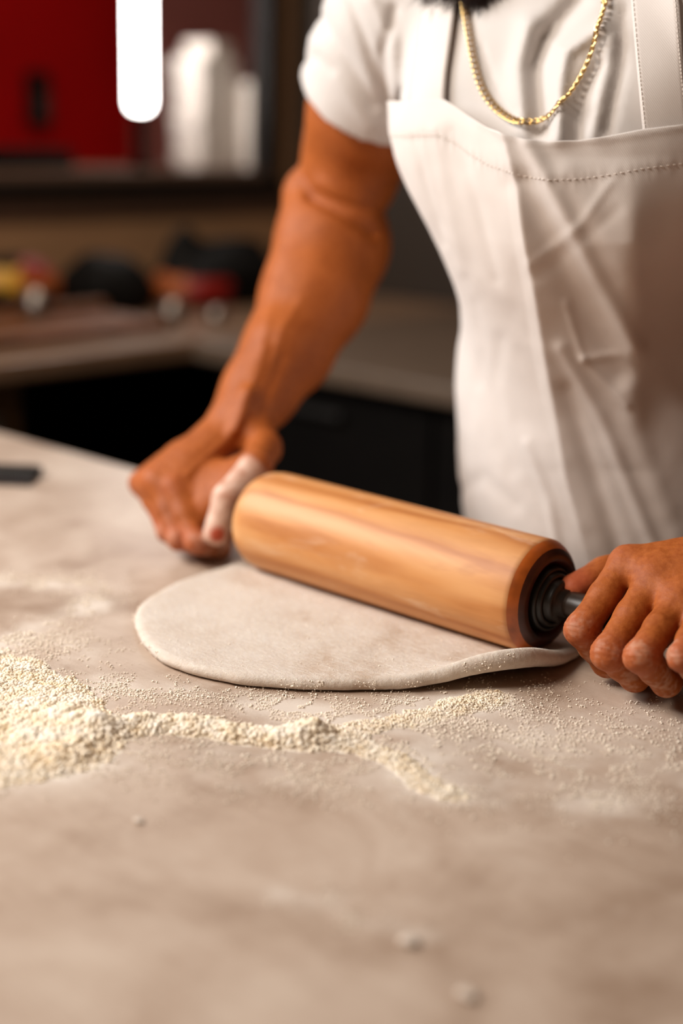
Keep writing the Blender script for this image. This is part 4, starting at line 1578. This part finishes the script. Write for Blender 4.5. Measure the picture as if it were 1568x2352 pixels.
LT_ = np.roll(LP_, -1, 0) - np.roll(LP_, 1, 0)
LT_ /= np.linalg.norm(LT_, axis=1)[:, None]
LN_ = grad(nck, LP_)
ring = np.array([(0.0044 * math.cos(t), 0.0029 * math.sin(t), 0.0006 * math.sin(2 * t)) for t in np.linspace(0, 2 * math.pi, 17)])
rv, rf = tube_np(ring, 0.00080, 6)
link_me = mesh_np('link', rv, rf)
link_me.materials.append(M['gold'])
chain_o = empty('gold_necklace', tuple(LP_[60]))
tag(chain_o, 'thin gold curb chain hanging over the white shirt below the beard', 'necklace')
for k in range(nl):
    T, N = LT_[k], LN_[k]
    N = N - T * (N @ T)
    N /= np.linalg.norm(N)
    B = np.cross(N, T)
    a_ = math.radians(38)
    N2, B2 = N * math.cos(a_) + B * math.sin(a_), B * math.cos(a_) - N * math.sin(a_)
    o = bpy.data.objects.new('link', link_me)
    COL.objects.link(o)
    o.parent = chain_o
    o.matrix_parent_inverse = chain_o.matrix_basis.inverted()
    o.matrix_world = Matrix(((T[0], B2[0], N2[0], LP_[k][0]), (T[1], B2[1], N2[1], LP_[k][1]), (T[2], B2[2], N2[2], LP_[k][2]), (0, 0, 0, 1)))
    o.matrix_basis = chain_o.matrix_basis @ Matrix(((T[0], B2[0], N2[0], LP_[k][0]), (T[1], B2[1], N2[1], LP_[k][1]), (T[2], B2[2], N2[2], LP_[k][2]), (0, 0, 0, 1)))
    o.matrix_parent_inverse = chain_o.matrix_basis.inverted()
    o.matrix_basis = Matrix(((T[0], B2[0], N2[0], LP_[k][0]), (T[1], B2[1], N2[1], LP_[k][1]), (T[2], B2[2], N2[2], LP_[k][2]), (0, 0, 0, 1)))
print('links', nl, 'body', len(bme.polygons), 'shirt', len(sq))


# ------------------------------------------------------------------ counters along the two back walls
CXF, CYF = -2.12, 1.87
ctA = link('worktop', box_mesh('worktop', (XA, 0.2, 0.862), (CXF, YB, TZ), 0.006), M['worktop'])
tag(ctA, 'grey worktop along the window wall holding black bags and a board', 'worktop')
ctB = link('worktop', box_mesh('worktop', (CXF + 0.001, CYF, 0.862), (0.7, YB, TZ), 0.006), M['worktop_dark'])
tag(ctB, 'dim grey worktop along the dark wall behind the baker', 'worktop')
cabA = empty('base_cabinet', (-2.45, 0.9, 0))
tag(cabA, 'olive brown base cabinet under the end of the window worktop', 'cabinet')
link('carcass', box_mesh('carcass', (XA + 0.01, 0.22, 0.08), (-2.19, 1.50, 0.861), 0.003), M['cab_olive'], cabA)
link('plinth', box_mesh('plinth', (XA + 0.03, 0.24, 0), (-2.24, 1.48, 0.08), 0), M['cab_dark'], cabA)
for y0, y1 in ((0.23, 0.645), (0.655, 1.07), (1.08, 1.495)):
    d = link('door', box_mesh('door', (-2.19, y0, 0.10), (-2.168, y1, 0.85), 0.003), M['cab_olive'], cabA)
    link('handle', box_mesh('handle', (-2.168, y1 - 0.07, 0.66), (-2.150, y1 - 0.05, 0.80), 0.004), M['steel'], d)
opn = empty('open_shelf_unit', (-2.45, 1.8, 0))
tag(opn, 'dark open shelf unit under the corner of the worktop', 'shelf')
link('back_panel', box_mesh('back_panel', (XA + 0.01, 1.52, 0.0), (XA + 0.03, YB - 0.01, 0.861), 0), M['cab_dark'], opn)
link('shelf', box_mesh('shelf', (XA + 0.03, 1.52, 0.42), (-2.22, YB - 0.01, 0.44), 0.002), M['cab_dark'], opn)
link('side_panel', box_mesh('side_panel', (XA + 0.03, 1.52, 0.0), (-2.20, 1.54, 0.861), 0.002), M['cab_dark'], opn)
link('base', box_mesh('base', (XA + 0.03, 1.54, 0.06), (-2.22, YB - 0.01, 0.08), 0.002), M['cab_dark'], opn)
cabB = empty('base_cabinet', (-0.8, 2.3, 0))
tag(cabB, 'black base cabinet row in deep shade behind the baker', 'cabinet')
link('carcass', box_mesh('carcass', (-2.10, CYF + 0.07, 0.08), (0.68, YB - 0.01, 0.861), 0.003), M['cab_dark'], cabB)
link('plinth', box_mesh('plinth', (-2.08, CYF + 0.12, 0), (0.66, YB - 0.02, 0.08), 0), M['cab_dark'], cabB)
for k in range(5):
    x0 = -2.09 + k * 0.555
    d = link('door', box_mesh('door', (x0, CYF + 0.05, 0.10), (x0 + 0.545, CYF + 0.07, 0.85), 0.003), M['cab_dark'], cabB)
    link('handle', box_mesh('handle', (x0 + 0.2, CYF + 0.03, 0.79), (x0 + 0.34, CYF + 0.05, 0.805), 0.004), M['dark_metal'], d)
struct(link('trim_2', box_mesh('trim_2', (CXF, YB - 0.018, TZ), (0.7, YB, TZ + 0.09), 0.002), M['cab_dark']))


# ------------------------------------------------------------------ things on the window worktop
def lump(name, c, r, seed, peaks=(), amp=0.18, sub=4):
    """a slack filled bag resting on z = base of its radii"""
    v, f = ico(sub)
    v = v.copy()
    q = v * np.sign(1)
    nz = vnoise(v, 1.6, seed) * amp + vnoise(v, 4, seed + 1) * amp * 0.4 + vnoise(v, 9, seed + 2) * amp * 0.15
    v = v * (1 + nz)[:, None]
    for dx, dy, hgt, w in peaks:
        v[:, 2] += hgt * np.exp(-((v[:, 0] - dx) ** 2 + (v[:, 1] - dy) ** 2) / w ** 2) * (v[:, 2] > 0)
    v[:, 2] = np.where(v[:, 2] < -0.55, -0.55 + (v[:, 2] + 0.55) * 0.05, v[:, 2])
    V = v * np.array(r) + np.array(c)
    V[:, 2] += TZ + 0.001 - V[:, 2].min()
    return V, f


def patch(V, f, test, off):
    """a printed label: the faces of the skin that pass the test, lifted off it"""
    c = V[f].mean(1)
    n = np.cross(V[f[:, 1]] - V[f[:, 0]], V[f[:, 2]] - V[f[:, 0]])
    sel = f[test(c)]
    vn = np.zeros_like(V)
    for k in range(3):
        np.add.at(vn, f[:, k], n)
    vn /= np.linalg.norm(vn, axis=1)[:, None] + 1e-12
    u = np.unique(sel)
    mp = np.full(len(V), -1)
    mp[u] = np.arange(len(u))
    return V[u] + vn[u] * off, mp[sel]


def px_in(x0, y0, x1, y1):
    def t(c):
        p = proj_np(c)
        g = (c - CAM)
        return (p[:, 0] > x0) & (p[:, 0] < x1) & (p[:, 1] > y0) & (p[:, 1] < y1) & (c[:, 0] > -2.62)
    return t


def bag(label, c, r, seed, peaks, labels):
    t = empty('black_bag', (c[0], c[1], TZ))
    tag(t, label, 'bag')
    V, f = lump('bag', c, r, seed, peaks)
    link('bag_body', mesh_np('bag_body', V, f), M['black_film'], t)
    for nm, test, mat in labels:
        pv_, pf_ = patch(V, f, test, 0.002)
        if len(pf_):
            link(nm, mesh_np(nm, pv_, pf_), M[mat], t)


bag('low black bag between the coloured packet and the peaked bag', (-2.60, 2.025, 0.95), (0.10, 0.105, 0.085), 3, [], [])
bag('peaked black bag with an orange and red printed band', (-2.58, 2.37, 0.96), (0.11, 0.195, 0.095), 11, [(-0.1, -0.62, 0.75, 0.28)],
    [('printed_band', px_in(345, 632, 430, 690), 'label_orange'), ('printed_band', px_in(430, 640, 530, 700), 'label_red')])
pk = empty('food_packet', (-2.6, 1.78, TZ))
tag(pk, 'yellow and red printed packet at the left end of the worktop', 'packet')
V, f = lump('packet', (-2.60, 1.77, 0.96), (0.07, 0.125, 0.085), 21, [], 0.10)
link('packet_body', mesh_np('packet_body', V, f), M['cab_dark'], pk)
for test, mat in ((px_in(-200, 615, 45, 668), 'label_yellow'), (px_in(45, 596, 135, 632), 'label_red'), (px_in(45, 632, 135, 672), 'label_orange')):
    pv_, pf_ = patch(V, f, test, 0.002)
    if len(pf_):
        link('printed_panel', mesh_np('printed_panel', pv_, pf_), M[mat], pk)
bd = empty('cutting_board', (-2.38, 1.72, TZ))
tag(bd, 'brown wooden board lying on the worktop in front of the packet', 'board')
link('board', box_mesh('board', (-2.45, 1.40, TZ + 0.0005), (-2.24, 1.92, TZ + 0.024), 0.006), M['board'], bd)
link('rim', box_mesh('rim', (-2.48, 1.40, TZ + 0.0005), (-2.451, 1.92, TZ + 0.045), 0.005), M['board'], bd)


def cup(label, x, y, r, h, z=TZ):
    pr = [(0, 0.0), (r * 0.8, 0.0), (r * 0.85, 0.002), (r, h), (r * 0.93, h), (r * 0.78, 0.004), (0, 0.004)]
    o = link('steel_cup', lathe_mesh('steel_cup', pr, 'Z', 32, (x, y, z + 0.0006)), M['steel'])
    tag(o, label, 'cup')


cup('small shiny steel cup in front of the peaked black bag', -2.335, 2.005, 0.026, 0.05)
cup('dim little steel cup beside the baker\'s forearm', -2.275, 2.075, 0.021, 0.035)
cup('steel cup standing on the wooden board by the packet', -2.415, 1.71, 0.024, 0.06, TZ + 0.024)

# ------------------------------------------------------------------ behind the window: lamp and white boxes
lamp = empty('tube_lamp', (-2.85, 2.345, WZ0 + 0.010))
tag(lamp, 'glowing white vertical tube lamp standing behind the window glass', 'lamp')
link('tube', lathe_mesh('tube', [(0, 1.345), (0.015, 1.346), (0.024, 1.352), (0.028, 1.365), (0.028, 2.19), (0.020, 2.20), (0, 2.20)], 'Z', 32, (-2.85, 2.345, 0)), M['tube'], lamp)
link('socket', lathe_mesh('socket', [(0, WZ0 + 0.0105), (0.024, WZ0 + 0.0105), (0.024, WZ0 + 0.02), (0.015, WZ0 + 0.03), (0.015, 1.325), (0.020, 1.335), (0.020, 1.345), (0, 1.345)], 'Z', 24, (-2.85, 2.345, 0)), M['cab_dark'], lamp)
link('socket', lathe_mesh('socket', [(0, 2.20), (0.022, 2.20), (0.022, 2.235), (0, 2.235)], 'Z', 24, (-2.85, 2.345, 0)), M['cab_dark'], lamp)
struct(link('window_ledge', box_mesh('window_ledge', (XA - 0.42, 0.6, WZ0 - 0.03), (XA - 0.036, 3.0, WZ0 + 0.009), 0.003), M['sill']))


def card_box(label, x, y, z, w, d, h, rz):
    """a closed takeaway box: tray and overlapping lid"""
    t = empty('takeaway_box', (x, y, z))
    tag(t, label, 'box', 'white boxes stacked behind the window')
    c, s = math.cos(rz), math.sin(rz)
    for nm, ww, dd, z0, z1 in (('tray', w, d, 0.0004, h * 0.62), ('lid', w + 0.004, d + 0.004, h * 0.55, h)):
        bm = bmesh.new()
        bmesh.ops.create_cube(bm, size=1)
        for v in bm.verts:
            k = 0.94 if v.co.z < 0 and nm == 'tray' else 1.0
            px_, py_ = v.co.x * dd * k, v.co.y * ww * k
            v.co = (x + px_ * c - py_ * s, y + px_ * s + py_ * c, z + (z0 if v.co.z < 0 else z1))
        bmesh.ops.bevel(bm, geom=list(bm.edges), offset=0.0025, segments=2, affect='EDGES')
        link(nm, bm_mesh(nm, bm), M['white_card'], t)


WL = WZ0 + 0.0095
ORD = ['lowest', 'second', 'third', 'fourth', 'fifth', 'sixth', 'seventh']
for k in range(6):
    card_box('white takeaway box, %s from the ledge in the tall stack nearer the lamp' % ORD[k], -2.93, 2.63 + 0.004 * math.sin(k * 2.3), WL + k * 0.047, 0.125 - 0.003 * (k > 3), 0.12, 0.046, 0.05 * math.sin(k * 3.1))
card_box('small white takeaway box on top of the tall stack behind the glass', -2.93, 2.64, WL + 6 * 0.047, 0.085, 0.09, 0.040, 0.2)
for k in range(5):
    card_box('white takeaway box, %s from the ledge in the short stack by the window jamb' % ORD[k], -2.875, 2.765 + 0.004 * math.cos(k * 1.7), WL + k * 0.045, 0.125, 0.12, 0.044, 0.06 * math.cos(k * 2.1))
tr = link('black_tray', box_mesh('black_tray', (-3.0, 1.95, WZ0 + 0.0095), (-2.90, 2.18, WZ0 + 0.055), 0.006), M['cab_dark'])
tag(tr, 'low black tray on the window ledge before the red wall', 'tray')
wb = empty('wall_box', (XR, 2.67, 1.38))
tag(wb, 'dark narrow box fixed to the red wall', 'wall box')
link('case', box_mesh('case', (XR + 0.0005, 2.635, 1.30), (XR + 0.05, 2.70, 1.46), 0.008), M['cab_dark'], wb)
link('cover', box_mesh('cover', (XR + 0.05, 2.645, 1.315), (XR + 0.062, 2.69, 1.40), 0.005), M['dark_metal'], wb)

# ------------------------------------------------------------------ on the table, at the left edge of the picture
sc_ = on_z(-30, 1100, TZ)
scr = empty('dough_scraper', (sc_[0], sc_[1], TZ))
tag(scr, 'black dough scraper lying flat at the left edge of the table', 'scraper')


def obox(name, c, lo, hi, rz, bevel, mat, parent):
    me = box_mesh(name, lo, hi, bevel)
    me.transform(Matrix.Translation(c) @ Matrix.Rotation(rz, 4, 'Z'))
    return link(name, me, mat, parent)


obox('blade', Vector((sc_[0], sc_[1], TZ + 0.0006)), (-0.085, -0.03, 0), (0.060, 0.015, 0.003), YAW - 0.05, 0.001, M['black_plastic'], scr)
obox('grip', Vector((sc_[0], sc_[1], TZ + 0.0006)), (-0.085, 0.010, 0), (0.060, 0.035, 0.012), YAW - 0.05, 0.006, M['black_plastic'], scr)

for k, (px_, py_, s) in enumerate(((940, 2168, 0.0042), (1072, 2290, 0.0040), (318, 1888, 0.0026))):
    c_ = on_z(px_, py_, TZ)
    v_, f_ = ico(3)
    v_ = v_ * (1 + 0.25 * vnoise(v_, 1.8, 40 + k) + 0.12 * vnoise(v_, 4.5, 50 + k))[:, None] * np.array([1.3, 1.0, 0.35]) * s
    v_ = v_ + np.array([c_[0], c_[1], TZ + 0.0004]) - np.array([0, 0, v_[:, 2].min()])
    o = link('dough_crumb', mesh_np('dough_crumb', v_, f_), M['dough'])
    tag(o, ('blurred little dough crumb on the bare table, second nearest to the bottom edge', 'blurred little dough crumb on the bare table nearest to the bottom edge', 'tiny pale dough crumb on bare table below the flour heap')[k], 'crumb', 'dough crumbs on the near table')
